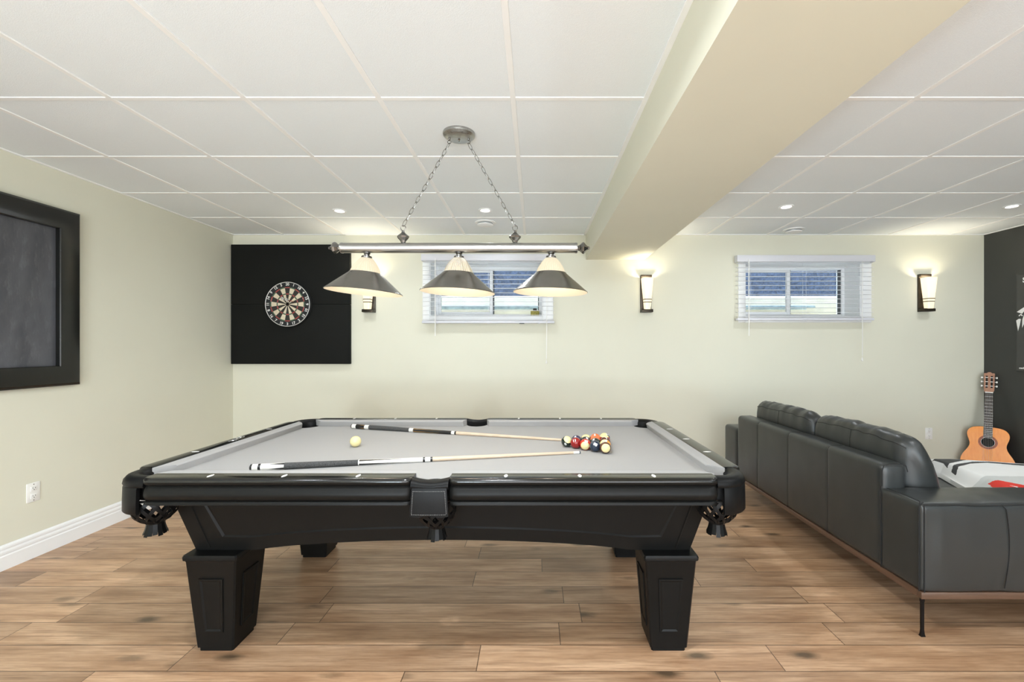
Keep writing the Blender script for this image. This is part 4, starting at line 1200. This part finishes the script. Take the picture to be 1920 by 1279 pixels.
# ================================================================== GUITAR IN THE CORNER
S_ = 1.05; al = math.radians(12.5); GB = Vector((4.315, 4.150, .002)); q2 = math.sqrt(.5)
gs = Vector((q2, -q2, 0)); gt = Vector((q2*math.sin(al), q2*math.sin(al), math.cos(al))); gn = Vector((-q2*math.cos(al), -q2*math.cos(al), math.sin(al)))
roll = math.radians(1.2); gs2 = gs*math.cos(roll)-gt*math.sin(roll); gt2 = gt*math.cos(roll)+gs*math.sin(roll)
GT = frame(GB, gs2*S_, gt2*S_, gn*S_)
t = thing('acoustic_guitar', GB, 'orange classical guitar leaning in the corner by the charcoal wall', 'guitar')
half = [(0, 0), (.05, .003), (.095, .018), (.140, .055), (.168, .10), (.180, .145), (.176, .185), (.160, .225), (.137, .262), (.122, .295), (.118, .322), (.124, .352), (.135, .385), (.139, .415), (.132, .445), (.112, .470), (.080, .483), (.04, .487)]
def smooth(P, k=2):
    for _ in range(k):
        Q = [P[0]]
        for a, b in zip(P, P[1:]): Q += [(.75*a[0]+.25*b[0], .75*a[1]+.25*b[1]), (.25*a[0]+.75*b[0], .25*a[1]+.75*b[1])]
        P = Q+[P[-1]]
    return P
hs = smooth(half); OUT = hs+[(-x, y) for x, y in hs[::-1] if x > 1e-6]
mb = MB(); n = len(OUT); sc = lambda k: [((x*k), .24+(y-.24)*k) for x, y in OUT]
rings = [[(x, y, z) for x, y in sc(k)] for k, z in ((.985, -.098), (1., -.094), (1., -.004), (.988, 0))]
mb.loft(rings, T=GT); mb.mi = [1]*(len(mb.f)); mb.mi[-1] = 0
for i in range(2*n, 3*n): mb.mi[i] = 1
part('body', mb, ['spruce', 'guitar_side'], t, angle=40)
mb = MB(); mb.lathe([(.0435, .0004), (.063, .0004), (.063, .0012), (.0435, .0012)], 48, T=GT @ TR(0, .345, 0), closed=True); part('rosette', mb, 'rosette', t)
mb = MB(); mb.lathe([(.0435, .0006), (.0455, .0006), (.0455, .0016), (.0435, .0016)], 48, T=GT @ TR(0, .345, 0), closed=True); part('purfling', mb, 'plastic', t)
mb = MB(); mb.lathe([(0, .0004), (.0435, .0004), (.0435, .0009), (0, .0009)], 40, T=GT @ TR(0, .345, 0)); part('hole_shade_disc', mb, 'void', t)  # flat dark disc: the shade inside the hole put into its colour
mb = MB(); mb.bbox(-.090, .090, .137, .163, 0, .009, .003, 2, T=GT); br = part('bridge', mb, 'head_wood', t)
mb = MB(); mb.bbox(-.042, .042, .151, .157, .006, .0125, .001, 1, T=GT); mb.bbox(-.042, .042, .138, .147, .006, .0105, .001, 1, T=GT); part('saddle', mb, 'plastic', br)
mb = MB(); mb.loft([[(-w, y, .001), (w, y, .001), (w, y, .0065), (-w, y, .0065)] for y, w in ((.385, .0305), (.805, .0255))], T=GT); fb = part('fretboard', mb, 'fretboard', t)
mb = MB()
for k in range(1, 19):
    y = .155+.65*2**(-k/12)
    w = .0305+(.0255-.0305)*(y-.385)/.42; mb.box(-w, w, y-.0007, y+.0007, .0062, .0078, T=GT)
part('frets', mb, 'silver', fb)
mb = MB(); rings = []
for y, w, d in ((.455, .030, .060), (.475, .028, .040), (.50, .0275, .019), (.60, .0268, .017), (.805, .0252, .016)):
    rings.append([(w*math.cos(PI+PI*i/10), y, d*math.sin(PI+PI*i/10)+.001) for i in range(11)])
mb.loft(rings, T=GT); part('neck', mb, 'head_wood', t, angle=45)
mb = MB(); mb.bbox(-.0265, .0265, .803, .811, .0005, .0095, .001, 1, T=GT); part('nut', mb, 'plastic', t)
mb = MB()
HP = [(-.0275, .811), (.0275, .811), (.034, .830), (.036, .985), (.032, .990), (.018, .990), (.008, 1.0), (-.008, 1.0), (-.018, .990), (-.032, .990), (-.036, .985), (-.034, .830)]
mb.prism(HP, GT @ TR(0, 0, -.014), .017); hd = part('headstock', mb, 'head_wood', t)
mb = MB()
for sx in (-1, 1): mb.bbox(sx*.0165-.0065, sx*.0165+.0065, .850, .965, .0025, .0036, .0005, 1, T=GT)
part('slot', mb, 'void', hd)
mb = MB()
for sx in (-1, 1):
    for y in (.868, .908, .948): mb.tube([GT @ Vector((sx*.007, y, .0045)), GT @ Vector((sx*.026, y, .0045))], .0035, 8)
part('string_roller', mb, 'plastic', hd)
for sx in (-1, 1):
    for y in (.868, .908, .948):
        mb = MB(); mb.tube([GT @ Vector((sx*.034, y, -.006)), GT @ Vector((sx*.044, y, -.006))], .0025, 6)
        mb.bbox(sx*.049-.006, sx*.049+.006, y-.0085, y+.0085, -.013, .001, .004, 2, T=GT); part('tuning_peg', mb, 'plastic', t)
mb = MB()
for k in range(6):
    u = -1+2*k/5; mb.tube([GT @ Vector((u*.029, .150, .0125)), GT @ Vector((u*.0215, .807, .0100))], .00055, 5)
part('strings', mb, 'string', t)

# ================================================================== LIGHT
def lamp(name, kind, loc, energy, col, **kw):
    l = bpy.data.lights.new(name, kind); l.energy = energy; l.color = col
    for k, v in kw.items(): setattr(l, k, v)
    o = bpy.data.objects.new(name, l); COL.objects.link(o); o.location = loc; return o
POT_C = (.91, .96, 1.); POT_E = 11.
def potlamp(x, y, e=POT_E):
    o = lamp('spot_lamp', 'AREA', (x, y, ZC-.012), e, POT_C, shape='DISK', size=.085, spread=math.radians(165)); return o
for x, y, _ in POTS: potlamp(x, y, 6.)
potlamp(-.36, .95, 38.); potlamp(2.03, .93, 18.)
for x, y in ((-1.62, .94), (3.84, .93), (-.36, -1.3), (-1.62, -1.3), (2.03, -1.3), (3.84, -1.3)): potlamp(x, y)
for p in PEND: lamp('shade_lamp', 'POINT', p, 2.7, (1., .88, .70), shadow_soft_size=.03)
for x, z in SCONCES: lamp('sconce_lamp', 'POINT', (x, YB-.068, z+.30), 10., (1., .88, .66), shadow_soft_size=.025)
# unseen added fill: wide panel at the rear opening, two bodiless lamps aimed up
d = lamp('rear_fill', 'AREA', (.5, YF+.02, 1.08), 12., (.78, .91, 1.), shape='RECTANGLE', size=4.1, size_y=2.1); d.rotation_euler = (PI/2, 0, 0)  # added fill lamp, no real source
for x, e in ((-1.2, 92.), (3.1, 62.)):
    u = lamp('upward_fill', 'AREA', (x, -2.0, .70), e, (.70, .87, 1.), shape='DISK', size=.5); u.rotation_euler = (PI-.60, 0, 0)  # added lamps without a body, brighten ceiling and walls

W = bpy.data.worlds.new('sky'); SC.world = W; W.use_nodes = True
nb = NB(W.node_tree); bg = W.node_tree.nodes['Background']
tc = nb.n('ShaderNodeTexCoord').outputs['Generated']; sp = nb.n('ShaderNodeSeparateXYZ'); nb.link(tc, sp.inputs[0])
nb.link(nb.ramp(nb.m('MULTIPLY_ADD', sp.outputs[2], .5, .5), [(.45, (.78, .78, .76)), (.55, (.86, .90, .95)), (1., (.62, .76, 1.))]), bg.inputs[0])
bg.inputs[1].default_value = 10.0

# ================================================================== CAMERA
cam = bpy.data.cameras.new('camera'); co = bpy.data.objects.new('camera', cam); COL.objects.link(co)
co.location = (0, 0, CAMZ); co.rotation_euler = (PI/2, 0, 0)
cam.sensor_width = 36; cam.lens = FPX/1920*36; cam.clip_start = .05
cam.shift_x = -(VX-960)/1920; cam.shift_y = (VY-639.5)/1920
SC.camera = co
SC.view_settings.view_transform = 'Standard'; SC.view_settings.look = 'None'; SC.view_settings.gamma = 1; SC.view_settings.use_curve_mapping = False
SC.view_settings.exposure = -0.26
SC.cycles.use_denoising = True
SC.cycles.max_bounces = 12; SC.cycles.diffuse_bounces = 6; SC.cycles.glossy_bounces = 5; SC.cycles.transmission_bounces = 6; SC.cycles.transparent_max_bounces = 12
SC.cycles.sample_clamp_indirect = 6.
